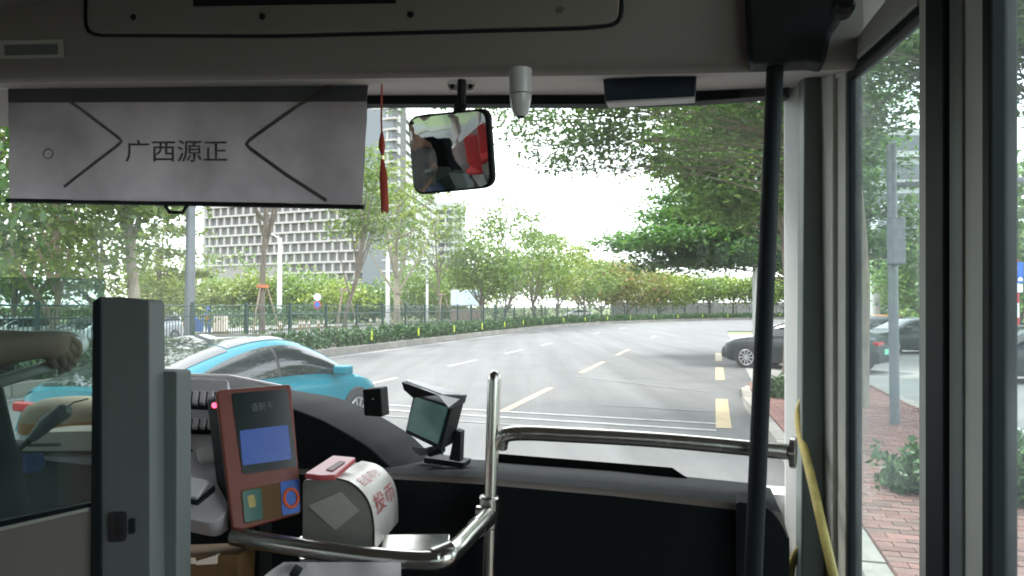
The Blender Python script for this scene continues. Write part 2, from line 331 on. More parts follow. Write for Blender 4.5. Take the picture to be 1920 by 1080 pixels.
def wear(m, sc1, amp):
    t = m.node_tree; b = t.nodes['Principled BSDF']; src = b.inputs['Base Color'].links[0].from_socket
    tc = N(t, 'ShaderNodeTexCoord'); mp = N(t, 'ShaderNodeMapping'); mp.inputs['Rotation'].default_value = (0, 0, RA); mp.inputs['Scale'].default_value = (1.1, .05, 1)
    n = N(t, 'ShaderNodeTexNoise'); n.inputs['Scale'].default_value = sc1; n.inputs['Detail'].default_value = 5; n.inputs['Roughness'].default_value = .6
    n3 = N(t, 'ShaderNodeTexNoise'); n3.inputs['Scale'].default_value = 45; n3.inputs['Detail'].default_value = 2
    mr = N(t, 'ShaderNodeMapRange'); mr.inputs['From Min'].default_value = .3; mr.inputs['From Max'].default_value = .7; mr.inputs['To Min'].default_value = 1-amp; mr.inputs['To Max'].default_value = 1+amp
    m3 = N(t, 'ShaderNodeMapRange'); m3.inputs['To Min'].default_value = .8; m3.inputs['To Max'].default_value = 1.2
    mu = N(t, 'ShaderNodeMath', operation='MULTIPLY'); vm = N(t, 'ShaderNodeVectorMath', operation='SCALE')
    t.links.new(tc.outputs['Object'], mp.inputs[0]); t.links.new(mp.outputs[0], n.inputs[0]); t.links.new(n.outputs[0], mr.inputs[0]); t.links.new(tc.outputs['Object'], n3.inputs[0]); t.links.new(n3.outputs[0], m3.inputs[0])
    t.links.new(mr.outputs[0], mu.inputs[0]); t.links.new(m3.outputs[0], mu.inputs[1]); t.links.new(src, vm.inputs[0]); t.links.new(mu.outputs[0], vm.inputs['Scale']); t.links.new(vm.outputs[0], b.inputs['Base Color'])
wear(M['asphalt'], .9, .32)
def vary(m, lo, hi):
    t = m.node_tree; b = t.nodes['Principled BSDF']; src = b.inputs['Base Color'].links[0].from_socket; oi = N(t, 'ShaderNodeObjectInfo'); mr = N(t, 'ShaderNodeMapRange')
    mr.inputs['To Min'].default_value = lo; mr.inputs['To Max'].default_value = hi; vm = N(t, 'ShaderNodeVectorMath', operation='SCALE')
    t.links.new(oi.outputs['Random'], mr.inputs[0]); t.links.new(src, vm.inputs[0]); t.links.new(mr.outputs[0], vm.inputs['Scale']); t.links.new(vm.outputs[0], b.inputs['Base Color'])
vary(M['win'], .4, 2.6); vary(M['brick'], .75, 1.3); vary(M['brick2'], .75, 1.3); vary(M['kerb'], .8, 1.15)
# ================================================================== GROUND, ROADS
def ribbon(s0, s1, o0, o1, z, step=2.5):
    n = max(2, int(abs(s1-s0)/step)); mb = MB()
    f0 = o0 if callable(o0) else (lambda s: o0); f1 = o1 if callable(o1) else (lambda s: o1)
    return mb.grid([[RP(s, f0(s), z), RP(s, f1(s), z)] for s in [s0+(s1-s0)*i/n for i in range(n+1)]])
def struct(name, mb, m, **k): return setp(obj(name, mb, m, **k), kind='structure')
struct('ground', MB().grid([[Vector((x, y, -.03)) for x in (-1500, 1500)] for y in (-400, 2500)]), M['grass'])
struct('road', ribbon(-25, 240, -14.45, .9, 0), M['asphalt'])
struct('opposite_road', ribbon(-25, 240, -33, -16.6, 0), M['asphalt_far'])
struct('side_road', MB().grid([[RP(18.2, .9, .004), RP(18.2, 45, .004)], [RP(54, .9, .004), RP(54, 45, .004)]]), M['concrete'])
struct('car_park', MB().grid([[RP(-6, 3.45, .006), RP(-6, 45, .006)], [RP(18.2, 3.45, .006), RP(18.2, 45, .006)]]), M['concrete'])
struct('far_pavement', ribbon(-25, 240, -40, -33, .15), M['concrete'])
struct('far_lawn', ribbon(-25, 240, -75, -40, .05, 8), M['grass'])
struct('median_soil', ribbon(-25, 240, -16.6, -14.5, .1), M['soil'])
struct('near_verge', ribbon(60, 240, .9, 14, .02), M['asphalt'])

def kerb(name, s0, s1, off, h, wd, L=1.0, lab=None):
    k = thing(name, None, None, RP(s0, off), kind='structure')
    mb = MB().box((0, 0, h/2), (L/2-.012, wd/2, h/2)); me = None
    s = s0; i = 0
    while s < s1 and i < 290:
        o_ = off(s) if callable(off) else off
        if me is None:
            p = obj('kerb_stone', mb, M['kerb'], bevel=.02); me = p.data; p.parent = k
        else:
            p = bpy.data.objects.new('kerb_stone', me); col.objects.link(p); p.parent = k
        p.location = RP(s, o_)-k.location; p.location.z = rnd.uniform(-.006, .006); p.rotation_euler.z = RH(s)+rnd.uniform(-.004, .004); s += L*(1 if s < S0 else (RAD-o_)/RAD)**-1; i += 1
    return k
def loc0(f, s): return f
kerb('left_kerb', -10, 190, -14.5, .26, .3)
kerb('opposite_kerb', 10, 190, -16.6, .2, .2, 2.0)
kerb('far_kerb', -10, 200, -33, .2, .25, 2.0)

# right pavement: kerb bends past the bus
def ko(s): return 1.02 if s < 7 else (1.02-(s-7)*.05 if s < 15 else .62)
rk = thing('right_kerb', None, None, RP(3, 1.0), kind='structure')
me = None
ss = [(s_, ko(s_), 0) for s_ in np.arange(-2, 16.5, .8)]
path = [(16.9, .66, 12), (17.6, .95, 32), (18.1, 1.45, 58), (18.25, 2.1, 80)]+[(18.28, 2.9, 90)]+[(17.9-.8*i, 3.43, 0) for i in range(24)]
for s_, o_, a in [(a, b, 0) for a, b, _ in ss]+path:
    if me is None: p = obj('kerb_stone', MB().box((0, 0, .08), (.39, .09, .08)), M['kerb'], bevel=.015); me = p.data; p.parent = rk
    else: p = bpy.data.objects.new('kerb_stone', me); col.objects.link(p); p.parent = rk
    sl_ = -math.atan(.05) if 7 < s_ < 15 and a == 0 else 0
    p.location = RP(s_, o_)-rk.location; p.location.z = rnd.uniform(-.004, .004); p.rotation_euler.z = math.pi/2-RA-R_(a)-sl_
base = struct('pavement', MB().prism([RP(-3, 1.1, .1), RP(7, 1.1, .1), RP(15, .74, .1), RP(17.3, 1.05, .1), RP(18.1, 2, .1), RP(18.2, 3.4, .1), RP(-3, 3.4, .1)], Z*.03), M['mortar'], base=RP(8, 3, 0))
bl, bw = .235, .115
mb = MB().box((0, 0, 0), (bl/2-.005, bw/2-.005, .03)); bm_ = [None, None, None]; mats3 = [M['brick'], M['brick2'], M['brick3']]
cand = []
r = 0; s_ = .6
while s_ < 18:
    o_ = ko(s_)+.1+bl/2+(bl/2 if r % 2 else 0); halves = globals().setdefault('halves', []); halves.append((s_, ko(s_)+.1+bl/4)) if r % 2 else None
    while o_ < 3.25:
        if o_-.11 > ko(s_)+.1 or True:
            p = RP(s_, o_)
            if p.y > .8:
                px = 960+p.x/p.y*FPX; vis = (1575 < px < 1990 or 1400 < px < 1475) and p.y > 3.4
                cand.append((0 if vis else 1, p.length, s_, o_))
        o_ += bl
    s_ += bw; r += 1
cand.sort(); rest = MB(); axb = (NR, U, Z)
for i, (v, d_, s_, o_) in enumerate(cand):
    p = RP(s_, o_, .145+rnd.uniform(-.003, .003))
    if i < 295:
        k = rnd.randrange(3)
        if bm_[k] is None: b_ = obj('brick', mb, mats3[k]); bm_[k] = b_.data
        else: b_ = bpy.data.objects.new('brick', bm_[k]); col.objects.link(b_)
        b_.parent = base; b_.location = p-base.location; b_.rotation_euler = (rnd.uniform(-.012, .012), rnd.uniform(-.012, .012), -RA)
    else: rest.box(p, (bl/2-.005, bw/2-.005, .03), axb)
for s_, o_ in halves: rest.box(RP(s_, o_, .144), (bl/4-.005, bw/2-.005, .03), axb)
setp(obj('brick_paving', rest, M['brick'], base), kind='stuff')

# markings
def quadg(name, pts, m, z=.006, n=None):
    o = obj(name, MB().add([Vector((p.x, p.y, z)) for p in pts], [tuple(range(len(pts)))]), m); return setp(o, kind='structure')
def dash(name, s0, s1, o, wd, m, z=.006): return setp(obj(name, ribbon(s0, s1, o-wd/2, o+wd/2, z, 1), m), kind='structure')
dash('lane_edge_line', -10, 200, -13.75, .16, M['white_paint'])
def sdash(px0, py0, px1, py1, o, wd, m, name):
    a, b = G(px0, py0), G(px1, py1); dash(name, a.dot(U), b.dot(U), o, wd, m)
whites = [(700, 723, 752, 709), (843, 687, 888, 675), (943, 663, 972, 656), (1009, 648, 1030, 643.5)]
for q in whites: sdash(*q, -8.2, .16, M['white_paint'], 'lane_dash')
for q in [(943, 773, 1032, 727), (1078, 699, 1119, 678), (1141, 666, 1168, 655)]: sdash(*q, -3.72, .17, M['orange_paint'], 'orange_lane_dash')
for s_ in (52, 64): dash('lane_dash', s_, s_+3, -8.2, .16, M['white_paint'])
for s_ in (46,): dash('lane_dash', s_, s_+3, -3.72, .16, M['white_paint'])
for (y0, y1) in ((803, 748), (713, 689), (677, 662)): sdash(1356, y0, 1343, y1, .12, .24, M['yellow_paint'], 'yellow_edge_dash')
def cross(xa, ya, xb, yb, w_, m, nm):
    a, b = G(xa, ya), G(xb, yb); t = (b-a).normalized(); n = Vector((-t.y, t.x, 0))*w_/2
    quadg(nm, [a-n, b-n, b+n, a+n], m, .009)
cross(640, 755, 1343, 795, .12, M['white_paint'], 'stop_line'); cross(640, 764, 1343, 808, .14, M['white_paint'], 'stop_line')
cross(640, 775, 1180, 812, .1, M['faded_paint'], 'faded_stop_line')
cross(1080, 706, 1330, 735, .1, M['faded_paint'], 'faded_arrow_line'); cross(1130, 760, 1335, 772, .08, M['faded_paint'], 'faded_arrow_line')

# ================================================================== VEGETATION
def leaves(name, cen, per, spread, size, m, parent, base=None, up=.6, seed=1, asp=.45):
    r = np.random.default_rng(seed); cen = np.asarray(cen, float); n = len(cen)*per
    pos = np.repeat(cen, per, 0)+r.normal(size=(n, 3))*np.asarray(spread)
    nrm = r.normal(size=(n, 3)); nrm[:, 2] += up*2.2; nrm /= np.linalg.norm(nrm, axis=1)[:, None]
    a = np.cross(nrm, r.normal(size=(n, 3))); a /= np.linalg.norm(a, axis=1)[:, None]; b = np.cross(nrm, a)
    sz = (size*r.uniform(.6, 1.35, n))[:, None]
    off = np.array(root_of(parent).location if parent else (base if base is not None else (0, 0, 0)))
    v = np.stack([pos-a*sz, pos+b*sz*asp-a*sz*.1, pos+a*sz, pos-b*sz*asp-a*sz*.1], 1).reshape(-1, 3)-off
    me = bpy.data.meshes.new(name); me.vertices.add(n*4); me.vertices.foreach_set('co', v.ravel().astype(np.float32))
    me.loops.add(n*4); me.loops.foreach_set('vertex_index', np.arange(n*4, dtype=np.int32))
    me.polygons.add(n); me.polygons.foreach_set('loop_start', np.arange(0, n*4, 4, dtype=np.int32)); me.update()
    me.materials.append(m); o = bpy.data.objects.new(name, me); col.objects.link(o); o.parent = parent
    if not parent: o.location = off
    return o
def tree(p, H, tr, crown, label, m='leaf_a', bark='bark', name='street_tree', group='street trees behind the fence', clumps=60, per=90, leaf=.14, lean=(0, 0), style='round', seed=1, spread=.5, cat='tree', nb=10, fork=.45):
    """crown = (z_low, z_high, radius_x, radius_y)"""
    r = np.random.default_rng(seed); t = thing(name, label, cat, p, group); P = Vector(p)
    z0, z1, rx, ry = crown; top = P+Vector((lean[0], lean[1], z0+(z1-z0)*.6))
    tp = [P+Vector((0, 0, -.1)), P+Vector((lean[0]*.1+r.normal()*.04, lean[1]*.1, z0*.4)), P+Vector((lean[0]*.5+r.normal()*.1, lean[1]*.5, z0*.9)), top]
    sm = smoothpath(tp, 5); obj('trunk', MB().tube(sm, [tr*(1.25 if i == 0 else 1-.72*i/len(sm)) for i in range(len(sm))], 9), M[bark], t, smooth=1)
    cen = []
    if style == 'round':
        while len(cen) < clumps:
            q = r.uniform(-1, 1, 3)
            d = np.linalg.norm(q)
            if d < 1 and d > .25+.3*r.random():
                zz = (q[2]+1)/2; cen.append([top.x+q[0]*rx, top.y+q[1]*ry, P.z+z0+(z1-z0)*zz])
    else:
        L = max(3, int((z1-z0)/.9)); 
        for i in range(clumps):
            k = r.integers(L); f = k/(L-1); rad = 1-.55*f**1.5 if f > .2 else .8+f
            an = r.uniform(0, 2*math.pi); rr = math.sqrt(r.uniform(.02, 1))*rad*(.8+.25*math.sin(an*3+k*1.7))
            cen.append([top.x+rx*rr*math.cos(an), top.y+ry*rr*math.sin(an), P.z+z0+(z1-z0)*f-.25*rr*(z1-z0)/L+r.normal()*.12])
    cen = np.array(cen)
    bmb = MB(); idx = r.choice(len(cen), min(nb, len(cen)), False)
    for i in idx:
        e = Vector(cen[i]); f = float(r.uniform(fork, .95)); s0 = sm[int(f*(len(sm)-1))]; mid = (s0+e)/2+Vector((0, 0, .12*(e-s0).length if style == 'layered' else -.05*(e-s0).length))
        bmb.tube(smoothpath([s0, mid, e], 4), [tr*.42*(1-.85*j/8) for j in range(9)], 6)
    obj('branches', bmb, M[bark], t, smooth=1)
    sp = (spread, spread, spread*(.6 if style == 'round' else .22))
    leaves('crown', cen, per, sp, leaf, M[m], t, seed=seed+100, up=.5 if style == 'round' else 1.1)
    return t
def onroad_px(px, o):            # point at road offset o seen in column px (straight part)
    x = (px-960)/FPX; d = -o/(math.sin(RA)-math.cos(RA)*x); return Vector((x*d, d, 0))
# street trees right behind the fence
row = [  # px, depth, H-range, radius, material, label
    (492, None, (7.2, 13, 2.6), 'leaf_light', 'slim tree with dark trunk and orange wrap in front of the lattice office block', (0, 0), .17),
    (645, None, (4.2, 11, 2.2), 'leaf_a', 'thin forked tree leaning right beside the lattice office block', (1.2, 0), .15),
    (746, None, (4.8, 12, 3.0), 'leaf_light', 'thick pale-trunked tree just left of the hanging mirror column', (0, 0), .27),
    (829, None, (4.0, 11.5, 2.8), 'leaf_a', 'slender dark-stemmed tree behind the fence right of the thick pale one', (-.6, 0), .14)]
for i, (px, _, (a, b, rr), m, lab, ln, tr) in enumerate(row):
    p = onroad_px(px, -19.8); tree(p, b, tr, (a, b, rr, rr), lab, m, 'bark_pale' if i == 2 else 'bark', clumps=40, per=52, leaf=.16, lean=ln, seed=20+i, spread=.5, nb=12)
for i, (px, d, top, rr, m, lab) in enumerate([
        (905, 58, 452, 2.6, 'leaf_a', 'low bushy tree behind the white billboard stand'),
        (948, 64, 378, 3.9, 'leaf_a', 'tallest leafy tree standing behind the fence in the middle of the view'),
        (1000, 70, 420, 3.4, 'leaf_a', 'leafy tree right of the tallest middle tree'),
        (1045, 77, 440, 3.6, 'leaf_light', 'round pale green tree where the fence starts to curve'),
        (1095, 88, 478, 4.2, 'leaf_a', 'medium tree left of the pink-flowering trees')]):
    p = W(px, 575, d); p.z = 0; H = CAMZ+(575-top)/FPX*d
    tree(p, H, .17, (2.6, H, rr, rr), lab, m, clumps=62, per=52, leaf=.19, seed=40+i, spread=.62, nb=16)
for i, (px, d, top, rr, lab) in enumerate([
        (1128, 104, 486, 5.2, 'leftmost pink-flowering tree beyond the road bend'), (1178, 104, 492, 5.5, 'middle pink-flowering tree beyond the road bend'),
        (1236, 108, 512, 5.2, 'rightmost pink-flushed tree beyond the road bend')]):
    p = W(px, 575, d); p.z = 0; H = CAMZ+(575-top)/FPX*d
    tree(p, H, .2, (2.0, H, rr, rr), lab, 'leaf_pink' if i < 2 else 'leaf_light', group='flowering trees beyond the bend', clumps=90, per=50, leaf=.26, seed=60+i, spread=.75)
bgt_ = [(1085, 118, 470), (1285, 112, 520), (1330, 116, 526), (1375, 120, 518), (1425, 118, 524), (1470, 120, 516), (1520, 125, 505), (1015, 112, 470), (930, 108, 480), (870, 104, 500),
       (1205, 128, 500), (1150, 132, 480), (1300, 135, 508)]
bgt = sorted(bgt_); OR2 = 'first second third fourth fifth sixth seventh eighth ninth tenth eleventh twelfth thirteenth fourteenth'.split()
for i, (px, d, top) in enumerate(bgt):
    p = W(px, 575, d); p.z = 0; H = CAMZ+(575-top)/FPX*d
    tree(p, H, .2, (2.6, H, 4.6, 4), f'green tree in the line beyond the road bend, {OR2[i]} from the left', ['leaf_a', 'leaf_light'][i % 2], group='trees in the line beyond the bend', clumps=64, per=40, leaf=.28, seed=80+i, spread=.85)
# bushes and trees beyond the far pavement (under the office block)
for i, (px, d, top, rr) in enumerate([(318, 74, 492, 4), (372, 82, 520, 4.6), (415, 84, 536, 4.4), (462, 80, 516, 4.2), (520, 82, 524, 4.4), (575, 82, 512, 4.4), (630, 80, 534, 4.2), (690, 84, 540, 4.5), (790, 88, 498, 5), (848, 92, 505, 5)]):
    p = W(px, 575, d); p.z = 0; H = CAMZ+(575-top)/FPX*d
    tree(p, H, .16, (.6, H, rr, rr*.8), f'bushy low tree below the office block, {OR2[i]} from the left', ['leaf_light', 'leaf_bright', 'leaf_a'][i % 3], group='bushy trees below the office block', clumps=70, per=60, leaf=.22, seed=110+i, spread=.7)
hc = [RP(s, -36-rng.random()*3, .3+rng.random()*1.3) for s in np.arange(-5, 150, .35)]
setp(leaves('far_hedge', hc, 45, (.5, .5, .35), .16, M['leaf_hedge'], None, base=RP(40, -37), seed=3), 'dark clipped hedge running along the far pavement', 'hedge', kind='stuff')
fw = [RP(s+rng.normal()*2, -56-rng.random()*14, .3+rng.random()**1.3*8.5) for s in np.arange(-30, 78, .16)]
setp(leaves('far_wood', fw, 26, (1.1, 1.1, .8), .34, M['leaf_a'], None, base=RP(60, -60), seed=77), 'dense green belt of trees far beyond the road', 'woodland', kind='stuff')
fw = [Vector((rng.uniform(34, 150), rng.uniform(62, 74), .3+rng.random()**1.3*5.5)) for _ in range(900)]
setp(leaves('park_hedge', fw, 26, (1.0, 1.0, .7), .3, M['leaf_a'], None, base=(60, 66, 0), seed=78), 'green belt of bushes behind the car park', 'bushes', kind='stuff')
# big leafy trees at left
for i, (px, d, lo, hi, rr, tr, m, lab, off) in enumerate([
        (-70, 21, 2.6, 11, 4.2, .22, 'leaf_dark', 'dark leafy tree at the far left edge of the view', 0),
        (98, 24, 2.5, 10, 3.6, .16, 'leaf_a', 'tree with orange-brown stem under the sunshade at left', 0),
        (252, 25.5, 5.6, 13, 3.0, .24, 'leaf_light', 'tree with thick straight olive trunk above the partition pillar', 0),
        (20, 33, 2.0, 11, 4.5, .2, 'leaf_a', 'broad tree standing behind the left roadside trees', 0),
        (190, 36, 1.8, 8.0, 4.2, .18, 'leaf_light', 'pale green tree seen over the partition pillar', 0),
        (300, 44, 1.6, 7.6, 4.6, .18, 'leaf_light', 'layered light green tree left of the grey pole', 0)]):
    p = W(px, 575, d); p.z = 0
    tree(p, hi, tr, (lo, hi, rr, rr), lab, m, ['bark', 'stake', 'bark_pale'][i] if i < 3 else 'bark', group='trees across the road at left', clumps=72, per=75, leaf=.16, seed=140+i, spread=.6, style='layered' if i in (4, 5) else 'round')
# near terminalia trees with tiered crowns on the right pavement
def tiered(p, tr, tiers, label, m, leaf, per, seed, bark='bark', trunk_top=9, spread=(.32, .32, .1), limbs=11):
    r = np.random.default_rng(seed); t = thing('shade_tree', label, 'tree', p, 'tiered shade trees on the right side'); P = Vector(p)
    tt = [P+Vector((0, 0, -.1)), P+Vector((.05, 0, trunk_top*.3)), P+Vector((-.1, .1, trunk_top*.65)), P+Vector((0, 0, trunk_top))]; sm = smoothpath(tt, 6)
    obj('trunk', MB().tube(sm, [tr*(1.3 if i == 0 else 1-.75*i/len(sm)) for i in range(len(sm))], 12), M[bark], t, smooth=1)
    cen = []; bmb = MB()
    for (cx, cy, z, rx, ry, n) in tiers:
        for _ in range(n):
            an = r.uniform(0, 2*math.pi); k = math.sqrt(r.random()); k *= .78+.22*math.sin(5*an+z*3)
            q = [P.x+cx+rx*k*math.cos(an), P.y+cy+ry*k*math.sin(an), z-.18*k*k+r.normal()*.16]; cen.append(q)
            if r.random() < limbs/n:
                s0 = Vector((P.x, P.y, max(1.5, z-1.1-.4*r.random()))); e = Vector(q); mid = s0.lerp(e, .5)+Vector((r.normal()*.2, r.normal()*.2, .35))
                bmb.tube(smoothpath([s0, mid, e], 5), [tr*.15*(1-.85*j/10) for j in range(11)], 6)
                for _ in range(3):
                    e2 = e+Vector((r.normal()*.9, r.normal()*.9, r.normal()*.15)); bmb.tube([mid.lerp(e, .5), e2], [tr*.09, tr*.03], 4)
    obj('branches', bmb, M[bark], t, smooth=1)
    leaves('crown', cen, per, spread, leaf, M[m], t, seed=seed+5, up=1.0)
    return t
p = W(1610, 575, 13.0); p.z = .1
tiered(p, .15, [(-2.3, .5, 5.3, 4.2, 3.8, 95), (-2.0, .5, 6.2, 4.6, 4.5, 120), (-4.2, 1.5, 4.8, 2.2, 2.0, 20), (-4.8, 1.0, 5.5, 2.5, 2.5, 28), (-7.4, 4, 7.0, 2.8, 2.2, 26), (-1.0, 0, 7.2, 5.0, 4.8, 90), (.5, 0, 8.4, 4.6, 4.5, 70), (2.0, -2.5, 6.4, 2.6, 3.0, 45), (2.6, -3.5, 7.4, 3.4, 3.6, 70)],
       'nearest tiered shade tree on the brick pavement, its crown across the top of the windscreen', 'leaf_canopy', .062, 85, 5, trunk_top=9, spread=(.3, .3, .1), limbs=6)
p = W(1512, 575, 30); p.z = .05
tiered(p, .3, [(-2.2, -1, 3.9, 5.0, 4.5, 120), (-2.6, -1, 4.5, 6.6, 4.5, 200), (-2.0, 0, 5.6, 5.6, 4.5, 180), (-1.6, 0, 6.6, 5.0, 4.5, 160), (-1.2, 0, 7.7, 4.6, 4.2, 130), (-.6, 0, 8.8, 4.4, 4, 110), (0, 0, 10, 3.6, 3.6, 80)],
       'big dense tiered shade tree beyond the parked black saloon', 'leaf_dark', .115, 115, 9, trunk_top=10, spread=(.5, .5, .16))
p = W(1475, 575, 21); p.z = .05
tiered(p, .14, [(-1.7, 0, 6.0, 2.6, 2.8, 60), (-1.5, 0, 6.9, 3.2, 2.8, 70), (-1.0, 0, 4.9, 2.0, 2, 45), (-1.5, 0, 8.4, 3.4, 3.4, 80), (-1, 0, 9.6, 3.0, 3.0, 60)], 'younger bright green tiered tree between the two dark shade trees', 'leaf_bright', .12, 75, 13, trunk_top=7.4, spread=(.4, .4, .14))  # two top tiers, hidden overhead, added for reflections in the car windows
for i, (px, d, top, rr, m, lab) in enumerate([(1730, 42, 455, 3, 'leaf_bright', 'green tree seen through the right part of the door glass'), (1640, 60, 535, 3.5, 'leaf_light', 'pale tree behind the white lamp post in the door glass'), (1910, 27, 300, 3.8, 'leaf_bright', 'tall bright tree at the right edge behind the parking sign'),
        (1830, 46, 420, 4.5, 'leaf_a', 'tree behind the cars parked at the right edge'), (1990, 34, 350, 4.5, 'leaf_dark', 'dark tree outside the right edge')]):
    p = W(px, 575, d); p.z = 0; H = CAMZ+(575-top)/FPX*d
    tree(p, H, .18, (1.9, H, rr, rr), lab, m, group='trees beyond the car park', clumps=90, per=75, leaf=.17, seed=170+i, spread=.6)
for i, (x_, y_) in enumerate([(5.6, 1.0), (4.2, -9)]):
    tiered(Vector((x_, y_, .1)), .2, [(-1.5, 0, 5.6, 4.2, 4.2, 110), (-1.5, 0, 6.5, 4.8, 4.6, 140), (-.5, 0, 7.6, 4.2, 4.2, 110)], ['shade tree on the pavement close beside the bus, outside the view', 'shade tree on the pavement behind the bus, outside the view'][i], 'leaf_canopy', .13, 40, 41+i, trunk_top=8)
# overhead twig at extreme right
p = W(2080, 575, 9.5); p.z = .1
tiered(p, .16, [(-1.2, 0, 5.2, 2.4, 2.5, 80), (-1.0, 0, 6.0, 2.6, 2.5, 80)], 'reddish-leaved shade tree whose twigs hang in the upper right corner', 'leaf_canopy', .07, 70, 31, trunk_top=6.5)
# median hedge
hc = []
for s in np.arange(-4, 150, .14):
    for _ in range(3): hc.append(RP(s, -14.95+rng.uniform(-.28, .25), .3+rng.random()*.62))
setp(leaves('median_hedge', hc, 24, (.1, .1, .1), .075, M['leaf_hedge'], None, base=RP(30, -15), seed=4, up=.2, asp=.55), 'dark green clipped hedge between kerb and green fence', 'hedge', kind='stuff')
def shrub(px, py, rr, h, label, z=.14, m='leaf_hedge', per=40, n=60, size=.05):
    p = G(px, py, z); t = thing('shrub', label, 'shrub', p, 'shrubs on the right pavement'); r = np.random.default_rng(int(px))
    cen = [[p.x+r.normal()*rr*.4, p.y+r.normal()*rr*.4, p.z+abs(r.random())*h] for _ in range(n)]
    st = MB()
    for c in cen[::5]: st.tube([p, Vector(c)], [.008, .003], 4)
    obj('stems', st, M['bark'], t); leaves('foliage', cen, per, (.07, .07, .07), size, M[m], t, seed=int(px)+1, up=.2)
shrub(1466, 748, .3, .32, 'small round shrub beside the white corner pillar')
shrub(1722, 925, .36, .42, 'green shrub beside the brick pavement behind the door glass', size=.045)
shrub(1905, 945, .45, .5, 'leafy shrub at the right edge beside the brick pavement', size=.045)
gc = [[*(RP(rng.uniform(3, 9.5), rng.uniform(2.85, 3.3)).xy), .15+rng.random()*.3] for _ in range(230)]
setp(leaves('ground_cover', gc, 40, (.12, .12, .08), .05, M['leaf_hedge'], None, base=RP(7, 3), seed=8, up=.2), 'strip of green ground cover behind the brick pavement', 'ground cover', kind='stuff')

# ================================================================== FENCE
fn = thing('roadside_fence', 'long dark green metal fence on the median behind the hedge', 'fence', RP(30, -15.35))
FO = -15.35; sp_list = list(np.arange(30.2-2.7*7, 150, 2.7)); pm = rm = None; picks = MB(); npk = 0
ORD = 'first second third fourth fifth sixth seventh eighth ninth tenth eleventh twelfth thirteenth fourteenth fifteenth sixteenth seventeenth eighteenth nineteenth twentieth twenty-first twenty-second twenty-third twenty-fourth twenty-fifth twenty-sixth'.split()
post = obj('post', MB().box((0, 0, 1.02), (.045, .045, 1.02)), M['fence'], bevel=.008); pk = obj('picket', MB().box((0, 0, 1.02), (.009, .009, .82)), M['fence'])
first_post = first_pk = True
for i, s in enumerate(sp_list):
    q = post if first_post else bpy.data.objects.new('post', post.data)
    if not first_post: col.objects.link(q)
    first_post = False; q.parent = fn; q.location = RP(s, FO)-fn.location; q.rotation_euler.z = RH(s)
    if i < len(sp_list)-1:
        a, b = RP(s, FO), RP(sp_list[i+1], FO)
        for z in (1.93, 1.62, .42):
            obj('rail', MB().tube([a+Z*z, b+Z*z], .022, 5), M['fence'], fn)
        nn = 22 if s < 75 else 12
        for k in range(1, nn):
            c = a.lerp(b, k/nn)
            if npk < 285 and s < 60:
                q = pk if first_pk else bpy.data.objects.new('picket', pk.data)
                if not first_pk: col.objects.link(q)
                first_pk = False; q.parent = fn; q.location = c-fn.location; q.rotation_euler.z = RH(s); npk += 1
            else: picks.box(c+Z*1.02, (.009, .009, .82))
setp(obj('far_pickets', picks, M['fence'], fn), kind='stuff')
lr = None; nb_ = 0
for i, s in enumerate(sp_list):
    if i % 2 == 0 or s < 27: continue
    p = RP(s, -14.62, .42)
    if lr is None:
        lr = thing('reflector_marker', 'lime reflector board on the hedge front at a fence post', 'reflector', p, 'lime reflector boards along the hedge')
        obj('board', MB().box(p+Z*.2, (.07, .02, .19), (U, NR, Z)), M['lime'], lr, bevel=.01); obj('stem', MB().box(p-Z*.12+NR*-.02, (.015, .015, .14), (U, NR, Z)), M['trim'], lr)
    else: c = copy_tree(lr); c.location = p; c.rotation_euler.z = RH(s)-RH(30)
    (lr if nb_ == 0 else c)['label'] = f'lime reflector board on the hedge front, {ORD[nb_]} from the left'; nb_ += 1

# ================================================================== STREET FURNITURE ACROSS
def lamp(px, d, topy, label, arm=1, r=.1, arml=1.6, base_z=0):
    p = W(px, 575, d); p.z = base_z; H = CAMZ+(575-topy)/FPX*d; t = thing('street_lamp', label, 'street lamp', p, 'white street lamps across the road')
    obj('pole', MB().tube([p, p+Z*H*.5, p+Z*H], [r*1.1, r, r*.7], 10), M['lamp_white'], t, smooth=1)
    e = p+Z*(H+.5)+Vector((-arml*arm, 0, 0)); obj('arm', MB().tube([p+Z*(H-.1), p+Z*(H+.22)+Vector((-.45*arm*arml, 0, 0)), e], .055, 8), M['lamp_white'], t, smooth=1)
    obj('lamp_head', MB().box(e+Vector((-.2*arm, 0, 0)), (.42, .14, .06)), M['lamp_white'], t, bevel=.03)
    obj('base_plate', MB().box(p+Z*.03, (.25, .25, .03)), M['pole_grey'], t)
lamp(524, 72, 446, 'white street lamp with a short arm before the lattice office block', r=.22, arml=1.1)
lamp(727, 74, 432, 'thick white lamp pole beside the pale tree trunk', r=.2, arm=.4)
lamp(801, 76, 438, 'thin white lamp pole between the mirror and the billboard', r=.13, arm=.5)
lamp(1417, 27, 215, 'white street lamp pole just left of the black grab pole', r=.11, arm=-1)
lamp(1641, 45, 395, 'white street lamp post seen through the door glass', r=.26, arm=-.6)
p = W(356, 575, 24.5); p.z = 0
t = thing('utility_pole', 'thick grey metal pole across the road below the sunshade tab', 'pole', p)
obj('pole', MB().tube([p, p+Z*9], [.17, .14], 14), M['pole_grey'], t, smooth=1); obj('base_plate', MB().box(p+Z*.03, (.3, .3, .03)), M['pole_grey'], t)
p = G(1678, 805, .1)
t = thing('pavement_post', 'grey pole with a control box on the pavement behind the door glass', 'pole', p)
obj('pole', MB().tube([p, p+Z*4.2], .07, 14), M['pole_grey'], t, smooth=1); obj('control_box', MB().box(p+Z*2.75+Vector((-.02, -.14, 0)), (.1, .09, .34)), M['pole_grey'], t, bevel=.02)
